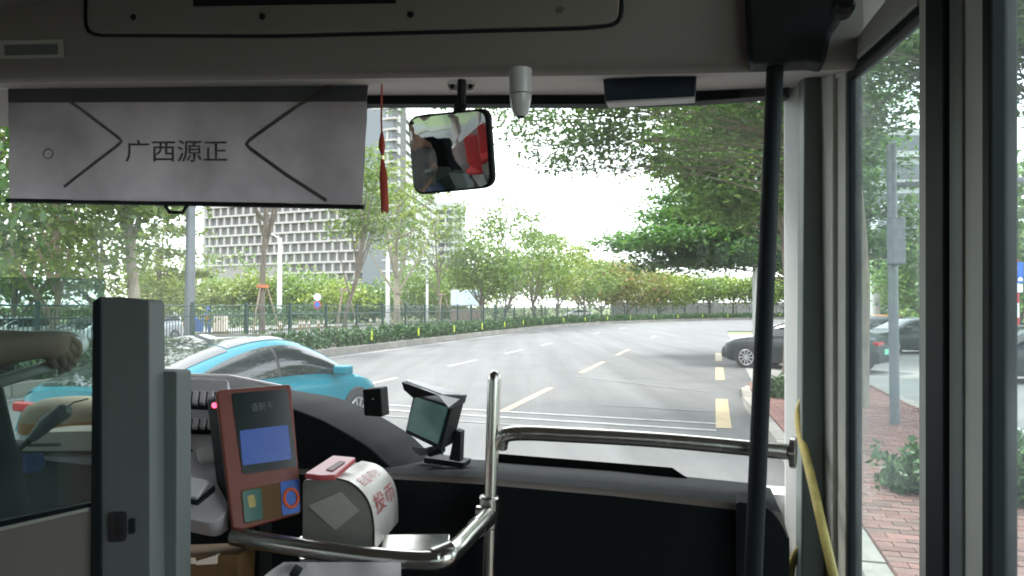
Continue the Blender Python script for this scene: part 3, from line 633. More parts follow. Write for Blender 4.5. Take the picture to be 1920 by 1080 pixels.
obj('cross_arm', MB().tube([p+Z*3.6, p+Z*3.75+Vector((2.6, .3, 0))], .04, 8), M['pole_grey'], t)
# bollards
bo = None
for i, (px, c) in enumerate([(526, 'y'), (563, 'y'), (571, 'y'), (580, 'o'), (597, 'y'), (609, 'y'), (649, 'y'), (667, 'o'), (695, 'w'), (707, 'y'), (724, 'y'), (731, 'o'), (758, 'y')]):
    x = (px-960)/FPX; d = 33.4/(.262-.965*x)*.965 if False else 32.6/(math.sin(RA)-math.cos(RA)*x)
    p = Vector((x*d, d, .0))
    if bo is None:
        bo = thing('bollard', 'yellow bollard with pale band at the far kerb', 'bollard', p, 'yellow and orange bollards along the far kerb')
        obj('post', MB().lathe(p, [(.13, 0), (.12, .72), (.08, .8)], 10), M['yellow_paint'], bo, smooth=1); obj('reflective_band', MB().lathe(p+Z*.5, [(.135, 0), (.135, .14)], 10), M['white_sign'], bo)
    else: q = copy_tree(bo); q.location = p
    (bo if i == 0 else q)['label'] = f'yellow bollard with pale band at the far kerb, {ORD[i]} from the left'
# double round traffic sign
p = W(595, 575, 66); p.z = 0
t = thing('traffic_sign', 'white round sign over a blue and red round sign on one pole', 'traffic sign', p)
obj('pole', MB().tube([p+Vector((0, .06, 0)), p+Z*3.0+Vector((0, .06, 0))], .035, 8), M['pole_grey'], t)
ax_c = (Vector((1, 0, 0)), Z, Vector((0, -1, 0)))
o_ = obj('sign_disc', MB().lathe(p+Z*2.75, [(.32, 0), (.32, .03)], 24, ax_c), M['white_sign'], t); o_['label'] = 'white round disc'
o_ = obj('sign_disc', MB().lathe(p+Z*2.05, [(.33, 0), (.33, .03)], 24, ax_c), M['red_sign'], t); o_['label'] = 'red-rimmed blue round disc'
obj('disc_face', MB().lathe(p+Z*2.05+Vector((0, -.032, 0)), [(.25, 0), (.25, .006)], 24, ax_c), M['blue_sign'], o_)
# billboard
a = W(848, 575, 70)
t = thing('billboard', 'pale blue and white billboard on a brown masonry base', 'billboard', Vector((a.x, a.y, 0)))
obj('board', MB().box(Vector((a.x+1.25, a.y, 2.75)), (1.3, .08, .66)), M['bill'], t); obj('frame', MB().box(Vector((a.x+1.25, a.y+.05, 2.75)), (1.4, .08, .74)), M['lamp_white'], t)
obj('base', MB().box(Vector((a.x+1.25, a.y+.1, .85)), (1.35, .3, .85)), M['brick_wall'], t)
# tree stakes
for px, lab in [(492, 'wooden stakes propping the slim wrapped tree'), (645, 'wooden stakes propping the leaning forked tree'), (746, 'wooden stakes round the thick pale tree'), (829, 'wooden stakes round the slender dark tree')]:
    p = onroad_px(px, -19.8); t = thing('tree_support', lab, 'tree stakes', p, 'stakes round the roadside trees')
    for a in (0.3, 2.4, 4.5): obj('stake', MB().tube([p+Vector((math.cos(a)*1.0, math.sin(a)*1.0, 0)), p+Vector((math.cos(a)*.16, math.sin(a)*.16, 2.9 if px != 746 else 2.4))], .035, 6), M['stake'], t)
    obj('binding', MB().lathe(p+Z*2.75, [(.27, 0), (.28, .14)], 12), M['rope'] if px == 492 else M['stake'], t)
# long wall beyond the bend
w0 = thing('boundary_wall', 'pale boundary wall beyond the trees at the road bend', 'wall', RP(130, -28)); 
w_pts = [RP(s, -30) for s in np.arange(100, 215, 6)]
for a, b in zip(w_pts[:-1], w_pts[1:]): obj('wall_panel', MB().box((a+b)/2+Z*1.3, ((b-a).length/2-.03, .12, 1.3), ((b-a).normalized(), Vector((-(b-a).normalized().y, (b-a).normalized().x, 0)), Z)), M['concrete'], w0)

# ================================================================== BUILDINGS
PA = Vector((-123.2, 300, 0)); PB = Vector((-40.8, 262, 0)); X_ = (PB-PA).normalized(); Nn = Vector((X_.y, -X_.x, 0)); Lb = (PB-PA).length
bd = thing('office_block', 'large white lattice-faced office block left of centre', 'building', PA)
zl = [6.7+3.86*k for k in range(19)]
obj('wall', MB().box(PA+X_*Lb/2-Nn*3.5+Z*(zl[-1]/2+2.5), (Lb/2-.2, 3, zl[-1]/2-2.5), (X_, Nn, Z)), M['facade_core'], bd)
for i, z in enumerate(zl):
    x0 = 0 if z > 18 else Lb*.43; o_ = obj('floor_band', MB().box(PA+X_*((x0+Lb)/2)+Nn*.15+Z*z, ((Lb-x0)/2, .75, .36), (X_, Nn, Z)), M['facade'], bd)
wm = obj('window', MB().box((0, 0, 0), (1.45, .06, 1.5)), M['win'], bd); wfirst = True; rest = MB(); piers = MB(); bay = Lb/23; nw = 0
wa = math.atan2(X_.y, X_.x)
for i, z in enumerate(zl[:-1]):
    sh = bay/2 if i % 2 else 0
    for k in range(23):
        xx = sh+bay*(k+.5)
        if xx > Lb-1.4: continue
        if z < 18 and xx < Lb*.45: continue
        c = PA+X_*(xx+.35)+Z*(z+1.93)
        piers.box(PA+X_*(xx+.35-bay/2)+Z*(z+1.93)-Nn*.05, (.42, .5, 1.5), (X_, Nn, Z))
        if z < 44:
            q = wm if wfirst else bpy.data.objects.new('window', wm.data)
            if not wfirst: col.objects.link(q); q.parent = bd
            wfirst = False; q.location = c-Nn*.42-bd.location; q.rotation_euler.z = wa; nw += 1
        else: rest.box(c-Nn*.42, (1.3, .06, 1.45), (X_, Nn, Z))
setp(obj('upper_windows', rest, M['win'], bd), kind='stuff'); setp(obj('piers', piers, M['facade'], bd), kind='stuff')
lv = MB()
for k in range(62): lv.box(PA+X_*(.4+k*.62)+Nn*.1+Z*14.3, (.14, .2, 3.5), (X_, Nn, Z))
obj('louvre', lv, M['facade'], bd)['kind'] = 'stuff'; obj('sill', MB().box(PA+X_*Lb*.215+Nn*.2+Z*10.4, (Lb*.215, .5, .35), (X_, Nn, Z)), M['facade'], bd)
obj('edge_wall', MB().box(PA-X_*.5-Nn*6+Z*42, (.6, 7, 34), (X_, Nn, Z)), M['facade2'], bd)
# return side with white bands
PC = Vector((-35, 332, 0)); X2 = (PC-PB).normalized(); N2 = Vector((X2.y, -X2.x, 0)); L2 = (PC-PB).length
b2 = thing('banded_block', 'white horizontally banded side block behind the hanging mirror', 'building', PB)
obj('wall', MB().box(PB+X2*(L2/2+1)-N2*6.2+Z*36, (L2/2, 6, 36), (X2, N2, Z)), M['pole_grey'], b2)
for k in range(18): obj('floor_band', MB().box(PB+X2*(L2/2+1)+N2*.2+Z*(6.7+3.86*k), (L2/2, .6, 1.15), (X2, N2, Z)), M['facade2'], b2)
c = W(838, 575, 380); c.z = 0; b3 = thing('far_office_tower', 'distant pale tower peeping behind the white banded block', 'building', c)
obj('wall', MB().box(c+Z*27, (9, 9, 27)), M['facade2'], b3)
wq = obj('window', MB().box(c+Vector((-6, -9.02, 4)), (1.5, .1, 1.1)), M['win2'], b3)
for i in range(4):
    for k in range(12):
        if i == k == 0: continue
        q = bpy.data.objects.new('window', wq.data); col.objects.link(q); q.parent = b3; q.location = (i*4, 0, k*4.1)
# block seen through the door glass
c = W(1690, 575, 100); c.z = 0; b4 = thing('apartment_block', 'pale flat block with floor bands seen through the door glass', 'building', c)
obj('wall', MB().box(c+Z*12, (10, 8, 12)), M['facade2'], b4)
for k in range(6): obj('window_strip', MB().box(c+Vector((0, -8.05, 4.2+3.6*k)), (9, .1, .9)), M['win2'], b4); obj('floor_band', MB().box(c+Vector((0, -8.2, 2.6+3.6*k)), (10.2, .35, .25)), M['facade2'], b4)
c = W(1625, 575, 85); c.z = 0; b5 = thing('bridge_house', 'grey glazed house behind the white lamp post in the door glass', 'building', c)
obj('wall', MB().box(c+Z*4.5, (4, 4, 4.5)), M['win2'], b5)
for k in range(4): obj('floor_band', MB().box(c+Vector((0, -4.1, 1.6+2.4*k)), (4.2, .3, .22)), M['facade2'], b5)
c = W(1890, 575, 120); c.z = 0; b6 = thing('grey_tower', 'grey-blue narrow building behind the parking sign', 'building', c)
obj('wall', MB().box(c+Z*5.5, (6, 6, 5.5)), M['pole_grey'], b6)
for k in range(4): obj('window_strip', MB().box(c+Vector((0, -6.05, 2+2.4*k)), (5, .1, .7)), M['win2'], b6)

# ================================================================== CARS
def interp(x, pts):
    xs = [p[0] for p in pts]; ys = [p[1] for p in pts]; return float(np.interp(x, xs, ys))
def sinterp(x, pts):
    xs = [p[0] for p in pts]; ys = [p[1] for p in pts]
    if x <= xs[0]: return ys[0]
    for i in range(len(xs)-1):
        if x <= xs[i+1]:
            t = (x-xs[i])/(xs[i+1]-xs[i])
            m0 = (ys[i+1]-ys[max(i-1, 0)])/(xs[i+1]-xs[max(i-1, 0)]); m1 = (ys[min(i+2, len(ys)-1)]-ys[i])/(xs[min(i+2, len(xs)-1)]-xs[i]); h = xs[i+1]-xs[i]
            return (2*t**3-3*t*t+1)*ys[i]+(t**3-2*t*t+t)*h*m0+(-2*t**3+3*t*t)*ys[i+1]+(t**3-t*t)*h*m1
    return ys[-1]
def make_car(spec, paint, label, cat='car', group=None, name='parked_car', plate_m='white_sign', glassroof=False):
    t = thing(name, label, cat, (0, 0, 0), group)
    L, Wd = spec['L'], spec['W']; belt = spec['belt']; roof = spec['roof']
    def hw(x):
        u = abs(x)/(L/2); return Wd/2*(1-.14*u**4-.16*max(0, u-.86)/.14)
    xs = np.linspace(-L/2, L/2, 41); rows = []
    for x in xs:
        zt = sinterp(x, belt); h = hw(x); b0 = .2+.12*max(0, abs(x)/(L/2)-.8)/.2
        half = [(0, zt+.035), (h*.45, zt+.03), (h*.78, zt-.0), (h*.93, zt-.05), (h, zt-.17), (h*.985, zt-.36 if zt > .8 else zt-.25), (h*1.0, .42), (h*.95, b0), (0, b0)]
        full = [(-y, z) for y, z in half]+[(y, z) for y, z in reversed(half)][1:-1]
        rows.append([Vector((x, y, z)) for y, z in full]+[Vector((x, full[0][0], full[0][1]))])
    mb = MB().grid(rows); n = len(rows[0]); mb.f.append(tuple(range(n-1))); e = (len(rows)-1)*n; mb.f.append(tuple(e+k for k in reversed(range(n-1))))
    obj('body', mb, M[paint], t, smooth=35)
    x0, x1 = roof[0][0], roof[-1][0]
    def S(x, th, off=0):
        zb = sinterp(x, belt)-.05; zr = max(sinterp(x, roof), zb+.02); hb = hw(x)*.93; hr = (zr-zb)
        cth, sth = math.cos(th), math.sin(th); y = hb*(abs(cth)**.34)*(1-.14*min(1, hr/.5)*sth)*(1 if cth >= 0 else -1); z = zb+hr*(sth**.62 if sth > 0 else 0)
        p = Vector((x, y, z)); nrm = Vector((0, cth, sth)).normalized(); return p+nrm*off
    cx = np.linspace(x0, x1, 33); th = np.linspace(0, math.pi, 25)
    obj('cabin', MB().grid([[S(x, a) for a in th] for x in cx]), M[paint], t, smooth=50)
    def patch(nm, xa, xb, ta, tb, m, off=.006, shape=None, nx=14, nt_=9):
        rows = []
        for x in np.linspace(xa, xb, nx):
            lo, hi = shape(x) if shape else (ta, tb)
            rows.append([S(x, lo+(hi-lo)*k/nt_, off) for k in range(nt_+1)])
        return obj(nm, MB().grid(rows), M[m], t, smooth=60)
    c0, c1 = spec['side']       # side glass x extents
    for sgn in (0, 1):
        def shp(x, sgn=sgn):
            lo = R_(3); hr = max(.02, sinterp(x, roof)-sinterp(x, belt)+.05); hi = math.asin(min(1, max(.05, ((hr-spec.get('rail', .07))/hr))**(1/.62)))
            hi = max(lo+.01, min(hi, R_(44)))
            return (lo, hi) if sgn == 0 else (math.pi-lo, math.pi-hi)
        pm_ = spec['bpillar']; patch('door_pillar', pm_-.06, pm_+.06, 0, 0, 'trim', .004, shape=shp, nx=4); patch('side_window', c0, pm_-.03, 0, 0, 'car_glass', shape=shp, nx=18); patch('side_window', pm_+.03, c1, 0, 0, 'car_glass', shape=shp, nx=18)
    fs = spec['front']; patch('windscreen', fs[0], fs[1], R_(52), R_(128), 'car_glass', .007); bs = spec['back']; patch('rear_window', bs[0], bs[1], R_(52), R_(128), 'car_glass', .007)
    if glassroof: patch('glass_roof', bs[1]+.03, fs[0]-.03, R_(58), R_(122), 'car_glass', .007)
    wmesh = None
    for wx in (-spec['wb']/2, spec['wb']/2):
        for sgn in (-1, 1):
            y = sgn*(Wd/2-.08); ax = (Vector((1, 0, 0)), Z, Vector((0, sgn, 0)))
            obj('wheel_arch', MB().lathe(Vector((wx, sgn*(Wd/2-.06), .34)), [(.40, 0), (.385, .066)], 28, ax), M['trim'], t)
            wv = obj('wheel', MB().lathe(Vector((wx, y-.1*sgn, .33)), [(.3, 0), (.33, .03), (.33, .17), (.3, .19), (.24, .185)], 28, ax), M['tyre'], t, smooth=1)
            rb = MB().lathe(Vector((wx, y-.1*sgn, .33)), [(.05, .19), (.05, .197)], 12, ax)
            for k in range(10):
                a = k*math.pi/5; u = Vector((math.cos(a), 0, math.sin(a))); rb.box(Vector((wx, y+.09*sgn, .33))+u*.13, (.105, .016, .006), (u, Vector((-u.z, 0, u.x)), Vector((0, sgn, 0))))
            rb.tube([Vector((wx+.235*math.cos(a), y+.09*sgn, .33+.235*math.sin(a))) for a in np.linspace(0, 2*math.pi, 25)], .012, 5, False)
            obj('rim', rb, M['rim'], wv)
    for sgn in (-1, 1):
        x = L/2-.16; obj('headlight', MB().box(Vector((x-.1, sgn*hw(x)*.72, sinterp(x, belt)-.13)), (.13, .19, .055)), M['clear_lens'], t, bevel=.03)
        x = -L/2+.1; obj('tail_light', MB().box(Vector((x, sgn*hw(x)*.66, sinterp(x, belt)-.14)), (.1, .25, .05)), M['red_lens'], t, bevel=.02)
        mx_ = spec['mirror']; obj('wing_mirror', MB().box(Vector((mx_, sgn*(Wd/2+.07), sinterp(mx_, belt)+.07)), (.1, .11, .065)), M[paint], t, bevel=.03)
        for hx in (spec['bpillar']-.15, spec['bpillar']-1.05): obj('door_handle', MB().box(Vector((hx, sgn*(Wd/2+.005), sinterp(hx, belt)-.2)), (.1, .012, .014)), M['chrome'] if paint == 'black_car' else M[paint], t)
    obj('number_plate', MB().box(Vector((-L/2-.005, 0, .62)), (.015, .24, .075)), M[plate_m], t); obj('number_plate', MB().box(Vector((L/2-.01, 0, .45)), (.02, .24, .07)), M['white_sign'], t)
    obj('lower_grille', MB().box(Vector((L/2-.04, 0, .36)), (.05, .55, .07)), M['trim'], t, bevel=.01)
    return t
SEDAN = dict(L=4.8, W=1.84, wb=2.82, belt=[(-2.4, .78), (-2.3, 1.0), (-1.7, 1.06), (-.5, 1.0), (1.0, .97), (1.9, .87), (2.3, .74), (2.4, .6)],
             roof=[(-2.05, 1.03), (-1.5, 1.25), (-.9, 1.42), (-.1, 1.46), (.5, 1.38), (1.0, 1.14), (1.35, .96)], side=(-1.55, 1.02), bpillar=-.3, front=(.45, 1.3), back=(-1.95, -1.0), mirror=.78)
COUPE = dict(L=5.0, W=1.96, wb=3.0, belt=[(-2.5, .8), (-2.4, 1.0), (-1.7, 1.03), (-.5, .98), (.8, .95), (1.7, .9), (2.2, .78), (2.45, .66), (2.5, .55)],
             roof=[(-2.35, 1.02), (-1.7, 1.24), (-1.0, 1.43), (-.3, 1.53), (.3, 1.50), (.9, 1.31), (1.3, 1.10), (1.55, .95)], side=(-1.6, 1.28), bpillar=-.25, front=(.5, 1.48), back=(-2.25, -.95), mirror=.98, rail=.13)
SUV = dict(L=4.7, W=1.9, wb=2.75, belt=[(-2.35, .9), (-2.28, 1.12), (-1.5, 1.14), (0, 1.08), (1.2, 1.04), (2.0, .93), (2.3, .78), (2.35, .65)],
           roof=[(-2.3, 1.12), (-2.1, 1.5), (-1.6, 1.68), (-.2, 1.72), (.4, 1.66), (.95, 1.35), (1.35, 1.06)], side=(-1.9, 1.05), bpillar=-.3, front=(.4, 1.3), back=(-2.25, -1.9), mirror=.8)
def place(c, p, heading, label=None):
    c.location = p; c.rotation_euler.z = heading
    if label: c['label'] = label
    return c
hd = math.pi/2-RA
cc = RP(8.6, -6.15)
aqua = place(make_car(COUPE, 'aqua', 'turquoise fastback saloon passing on the left of the bus', glassroof=True, name='passing_car'), cc, hd-R_(4))
p = G(1515, 690); bsed = make_car(SEDAN, 'black_car', 'black saloon with green number plate pulling out of the side road at right', plate_m='plate_green', name='black_saloon'); place(bsed, Vector((p.x-.25, 22.9, 0)), R_(136))
wc = make_car(SEDAN, 'white_car', 'white saloon far off behind the fence near the road bend', group='cars on the opposite road'); place(wc, W(1083, 575, 118)*1, R_(200)); wc.location.z = 0
def cc_(src, px, d, hdg, label, grp):
    c = copy_tree(src); p = W(px, 575, d); c.location = (p.x, p.y, 0); c.rotation_euler.z = hdg; c['label'] = label; c['group'] = grp; c.name = 'parked_car'; return c
sv = make_car(SUV, 'silver_car', 'pale blue-grey estate behind the fence, partly hidden by the partition pillar', group='cars on the opposite road'); place(sv, Vector(W(262, 575, 37).xy.to_3d()), hd+math.pi)
ss_ = make_car(SEDAN, 'silver_car', 'silver-blue saloon behind the fence at left, beyond the steering wheel', group='cars on the opposite road'); place(ss_, Vector(W(178, 575, 31).xy.to_3d()), hd+math.pi)
cc_(wc, 25, 33, hd+math.pi, 'white saloon behind the fence near the left edge', 'cars on the opposite road')
cc_(bsed, 1712, 31, R_(185), 'black saloon parked beside the white one behind the door frame', 'cars in the car park')
cc_(wc, 1762, 33.5, R_(182), 'white saloon parked behind the door frame at right', 'cars in the car park')
cc_(bsed, 1632, 36, R_(190), 'dark saloon parked farthest back in the door glass', 'cars in the car park')
oc = make_car(SEDAN, 'orange_car', 'orange-roofed taxi behind the dark saloon in the door glass', group='cars in the car park', name='taxi'); place(oc, W(1645, 575, 42).xy.to_3d(), R_(180))
cc_(bsed, 1945, 19.0, R_(176), 'near black saloon at the right edge of the view', 'cars in the car park')
cc_(wc, 1955, 23.5, R_(176), 'white saloon behind the near black saloon at the right edge', 'cars in the car park')
# parking sign
p = W(1907, 575, 20.5); p.z = 0
t = thing('parking_sign', 'blue parking sign with letter P on a red and white pole', 'sign', p)
pl = Plane(p+Vector((0, -.06, 0)), Vector((0, -1, 0)))
plate('sign_panel', rpoly([(1896, 491), (1919, 491), (1919, 531), (1896, 531)], 3), pl, .03, M['blue_sign'], t); plate('sign_panel', [(1897, 533), (1918, 533), (1918, 548), (1897, 548)], pl, .03, M['white_sign'], t, label='small white panel')
lettering('P', pl, 1900.5, 1908, 497, 519, M['white_sign'], t, .004)
plate('car_symbol', rpoly([(1908, 524), (1911, 520), (1915, 520), (1918, 524), (1917, 527), (1909, 527)], 1), pl, .002, M['white_sign'], t, off=.004)
for k in range(8): o_ = obj('pole_band', MB().lathe(p+Z*(k*.4), [(.05, 0), (.05, .4)], 10), M['red_sign' if k % 2 else 'white_sign'], t)
# low white rail at the right edge
p0, p1 = G(1880, 836, .1), G(1990, 905, .1)
t = thing('low_rail', 'low white guard rail edging the pavement at the right edge', 'guard rail', p0)
obj('top_rail', MB().tube([p0+Z*.32, p1+Z*.32], .02, 8), M['lamp_white'], t)
for k in range(9): obj('upright', MB().tube([p0.lerp(p1, k/8), p0.lerp(p1, k/8)+Z*.32], .012, 6), M['lamp_white'], t)

# ================================================================== PEOPLE
def skin(name, joints, edges, m, parent, sub=1, label=None):
    off = root_of(parent).location if parent else Vector((0, 0, 0))
    me = bpy.data.meshes.new(name); me.from_pydata([Vector(j[0])-off for j in joints], edges, []); me.materials.append(m)
    o = bpy.data.objects.new(name, me); col.objects.link(o); o.parent = parent
    sk = o.modifiers.new('skin', 'SKIN'); sk.use_smooth_shade = True; sv_ = me.skin_vertices[0].data
    for i, j in enumerate(joints): rr = j[1]; sv_[i].radius = (rr, rr) if not isinstance(rr, tuple) else rr; sv_[i].use_root = (i == 0)
    s = o.modifiers.new('sub', 'SUBSURF'); s.levels = sub; s.render_levels = sub
    return o
def chain(n0, n): return [(i, i+1) for i in range(n0, n0+n-1)]
# street cleaner across the road
p = W(390, 575, 50); p.z = 0; q = lambda x, y, z: p+Vector((x, y, z))
t = thing('person', 'person in blue work clothes and orange vest standing beside a pale crate', 'person', p)
J = [(q(0, 0, .95), .14), (q(0, 0, 1.15), .13), (q(0, 0, 1.38), .15), (q(0, 0, 1.48), .07), (q(0, -.01, 1.55), .07), (q(0, -.02, 1.64), .1), (q(0, -.01, 1.73), .09),
     (q(.1, 0, .9), .1), (q(.12, -.03, .5), .07), (q(.12, 0, .08), .05), (q(.12, -.14, .04), .04), (q(-.1, 0, .9), .1), (q(-.13, .04, .5), .07), (q(-.14, .05, .08), .05), (q(-.14, -.09, .04), .04),
     (q(.2, 0, 1.4), .06), (q(.27, -.03, 1.12), .05), (q(.25, -.22, .95), .035), (q(.24, -.3, .93), .035), (q(-.2, 0, 1.4), .06), (q(-.28, -.02, 1.12), .05), (q(-.3, -.1, .86), .035), (q(-.3, -.13, .78), .035)]
E = [(0, 1), (1, 2), (2, 3), (3, 4), (4, 5), (5, 6), (0, 7), (7, 8), (8, 9), (9, 10), (0, 11), (11, 12), (12, 13), (13, 14), (2, 15), (15, 16), (16, 17), (17, 18), (2, 19), (19, 20), (20, 21), (21, 22)]
skin('body', J, E, M['navy_cloth'], t)
skin('vest', [(q(0, 0, .98), .2), (q(0, 0, 1.2), .2), (q(0, 0, 1.4), .2)], [(0, 1), (1, 2)], M['vest'], t)
obj('hat', MB().lathe(q(0, 0, 1.7), [(.2, 0), (.11, .05), (.1, .14), (.04, .17)], 14), M['navy_cloth'], t, smooth=1); obj('face', MB().lathe(q(0, -.09, 1.56), [(.03, 0), (.07, .05), (.06, .12)], 10), M['skin'], t, smooth=1)
p = W(414, 575, 50); p.z = 0; t = thing('crate', 'pale cream crate standing right of the person in the orange vest', 'crate', p)
obj('box', MB().box(p+Z*.75, (.4, .35, .55)), M['cream'], t, bevel=.02); obj('base', MB().box(p+Z*.12, (.42, .37, .12)), M['brown_box'], t)
p = W(374, 575, 52); p.z = 0; t = thing('waste_bin', 'dark blue bin left of the person in the orange vest', 'bin', p)
obj('bin_body', MB().lathe(p, [(.26, 0), (.32, 1.0), (.33, 1.05)], 14), M['navy_cloth'], t); obj('lid', MB().lathe(p+Z*1.05, [(.34, 0), (.3, .1)], 14), M['blue_sign'], t)

# ================================================================== BUS
CE = 2.8
bus = thing('city_bus', 'dim grey interior of the city bus framing the whole view, with windscreen and front door', 'bus', B(0, 0, .35))
def bpart(name, mb, m, **k): return obj(name, mb, M[m], bus, **k)
LL, LR = -2.78, .54
bpart('floor', MB().bbox(-8, 2.3, LL, .62, .27, .35), 'floor')
bpart('ceiling', MB().bbox(-8, 1.9, LL-.1, LR+.22, CE, CE+.06), 'liner')
bpart('rear_wall', MB().bbox(-8.1, -8, LL, LR, .35, CE), 'wall_in')
lw_ = MB().bbox(-8, 2.0, LL-.08, LL, .35, 1.35).bbox(-8, 2.2, LL-.08, LL, 2.3, CE)
for f in (-8, -6.4, -4.8, -3.2, -1.6, 0, 1.3): lw_.bbox(f, f+.13, LL-.07, LL+.01, 1.35, 2.3)
bpart('left_wall', lw_, 'wall_in'); bpart('dark_reflection_skin', MB().bbox(-8, 2.2, LL-.11, LL-.09, .35, 1.34).bbox(-8, 2.2, LL-.11, LL-.09, 2.31, CE), 'navy')  # unseen dark skin added to darken reflections in the turquoise car's windows
rw = MB().bbox(-8, .35, LR, LR+.08, .35, 1.35).bbox(-8, .35, LR, LR+.08, 2.35, CE)
for f in (-8, -6.4, -4.8, -3.2, -1.6, .1): rw.bbox(f, f+.25, LR-.01, LR+.07, 1.35, 2.35)
bpart('right_wall', rw, 'wall_in')
bpart('side_window', MB().bbox(-8, 1.9, LL-.05, LL-.045, 1.35, 2.3), 'side_glass'); bpart('side_window', MB().bbox(-8, .1, LR+.04, LR+.045, 1.35, 2.35), 'side_glass')
bpart('nose_panel', MB().bbox(2.2, 2.3, LL, .36, .3, 1.38), 'aqua' if False else 'white_plastic')
bpart('roof_cap', MB().bbox(1.85, 2.34, LL-.05, .5, 2.62, 2.86), 'liner')
# windscreen (curved round at its right corner)
def wsD(l): return 2.19-.16*max(0, (l+.35)/.72)**3-.1*max(0, (-l-1.9)/.85)**2
rows = []
for z in np.linspace(1.3, 2.64, 6): rows.append([B(wsD(l)-(z-1.3)*.03, l, z) for l in np.linspace(LL, .37, 36)])
bpart('windscreen', MB().grid(rows), 'ws_glass', smooth=60)
# header: big panel, curved lip, ledge, seal
P175 = PF(1.75)
hp = [(-420, 163), (0, 150), (690, 141), (1130, 134), (1450, 127), (1620, 122)]
low = [P175.at(x, y) for x, y in hp]
rowsH = [[Vector((p.x, p.y, CE)) for p in low], [p+Z*.03-F*.0 for p in low], [p+Z*.008+F*.008 for p in low], [p+F*.03 for p in low]]
P21 = PF(2.12); led = [P21.at(x, y) for x, y in [(-420, 205), (0, 184), (690, 179), (1130, 178), (1450, 165), (1560, 160)]]
bpart('header_panel', MB().grid(rowsH), 'liner', smooth=60)
bpart('header_ledge', MB().grid([[p+F*.03 for p in low], [p-F*.05+Z*.0 for p in led], led]), 'liner_lit', smooth=60)  # ledge paler than the header: outside light put into its colour
bpart('windscreen_seal', MB().prism([P21.at(x, y) for x, y in [(-420, 203), (0, 183), (690, 178), (1130, 177), (1430, 164), (1480, 160), (1480, 182), (1430, 181), (1300, 190), (1130, 195), (690, 195), (0, 186+12), (-420, 222)]], F*.05), 'rubber')
# access hatch with groove and screws
P174 = PF(1.742)
hatch = rpoly([(163, -300), (163, 62, 26), (520, 63), (1090, 48), (1160, 42, 26), (1160, -300)], 4)
plate('access_hatch', hatch, PF(1.738), .011, M['liner'], bus, bevel=.004)
groove = MB(); pts = [PF(1.748).at(x, y) for x, y in rpoly([(160, -100), (160, 66, 28), (520, 68), (1090, 53), (1166, 46, 28), (1166, -100)], 4)]
groove.tube(pts, .005, 6); bpart('hatch_groove', groove, 'rubber')
for x, y in [(250, 32), (492, 31), (770, 27), (1051, 18)]:
    c = PF(1.737).at(x, y); bpart('screw', MB().lathe(c, [(.009, 0), (.007, .004)], 10, (RT, Z, -F)), 'steel' if x > 1000 else 'rubber')
plate('vent_slot', [(362, -30), (742, -30), (742, 6), (362, 12)], PF(1.737), .01, M['rubber'], bus)
plate('rating_label', [(-30, 77), (118, 74), (119, 108), (-30, 111)], PF(1.747), .002, M['liner_lit'] if False else M['alu'], bus, off=.001)
plate('label_print', rpoly([(8, 84), (108, 82), (108, 102), (8, 104)], 2), PF(1.744), .001, M['grey_trim'], bus)
# right-hand dark header corner and speaker
plate('corner_cover', [(1395, -60), (1640, -60), (1560, 60), (1548, 118), (1512, 112), (1405, 118)], PF(1.70), .08, M['black_plastic'], bus, bevel=.01)
c = W(1578, 18, 1.45); bpart('corner_speaker', MB().lathe(c, [(.022, 0), (.022, .03), (.015, .045)], 14, (RT, Z, -F)), 'black_plastic')
# corner pillar
Pp = Plane(W(1490, 600, 2.0), -F*.5-RT*.87)
plate('corner_pillar', [(1466, 100), (1512, 100), (1508, 1300), (1452, 1300), (1468, 980)], Pp, .12, M['alu2'], bus, bevel=.012)
plate('pillar_cover', [(1508, 90), (1548, 90), (1546, 1300), (1500, 1300)], PF(1.97), .12, M['grey_trim'], bus, bevel=.006)
# door plane
DP = Plane(Vector((.765, 1.7, 0)), Vector((1, -.0915, 0)).normalized())
def vbar(name, x0, x1, m, off=0, th=.03, y0=-160, y1=1500, bevel=.004):
    return plate(name, [(x0, y0), (x1, y0), (x1, y1), (x0, y1)], DP, th, M[m], bus, off, bevel)
door = bpy.data.objects.new('door_leaf', None); col.objects.link(door); door.parent = bus
def dbar(par, name, x0, x1, m, off=0, th=.03, y0=-220, y1=1500, bevel=.004, pts=None):
    o = plate(name, pts or [(x0, y0), (x1, y0), (x1, y1), (x0, y1)], DP, th, M[m], bus, off, bevel); o.parent = par; return o
vbar('door_jamb', 1541, 1571, 'alu', .012, .06)
dbar(door, 'stile', 1571, 1587, 'alu', .002)
dbar(door, 'top_rail', 0, 0, 'alu', .006, .036, pts=[(1567, 125), (1725, -75), (1725, 8), (1592, 128), (1584, 140), (1567, 150)])
dbar(door, 'gasket', 1587, 1592, 'rubber', .0)
dbar(door, 'gasket', 0, 0, 'rubber', .003, .03, pts=[(1592, 128), (1725, 8), (1725, 28), (1592, 148)])
dbar(door, 'pane', 1592, 1727, 'door_glass', -.012, .004, bevel=0)
dbar(door, 'stile', 1724, 1747, 'alu', .002)
dbar(door, 'gasket', 1747, 1783, 'rubber', .012, .05)
door2 = bpy.data.objects.new('door_leaf', None); col.objects.link(door2); door2.parent = bus
dbar(door2, 'stile', 1783, 1850, 'alu', .002); dbar(door2, 'trim_strip', 1786, 1812, 'grey_trim', .006, .006)
dbar(door2, 'gasket', 1850, 1867, 'rubber', .008, .04)
dbar(door2, 'pane', 1867, 2300, 'door_glass', -.012, .004, bevel=0)
bpart('door_header', MB().box(Vector((.72, 1.1, 2.86)), (.05, 1.3, .1)), 'liner')
for x, nm in ((1800, 'door_crack'),): pass
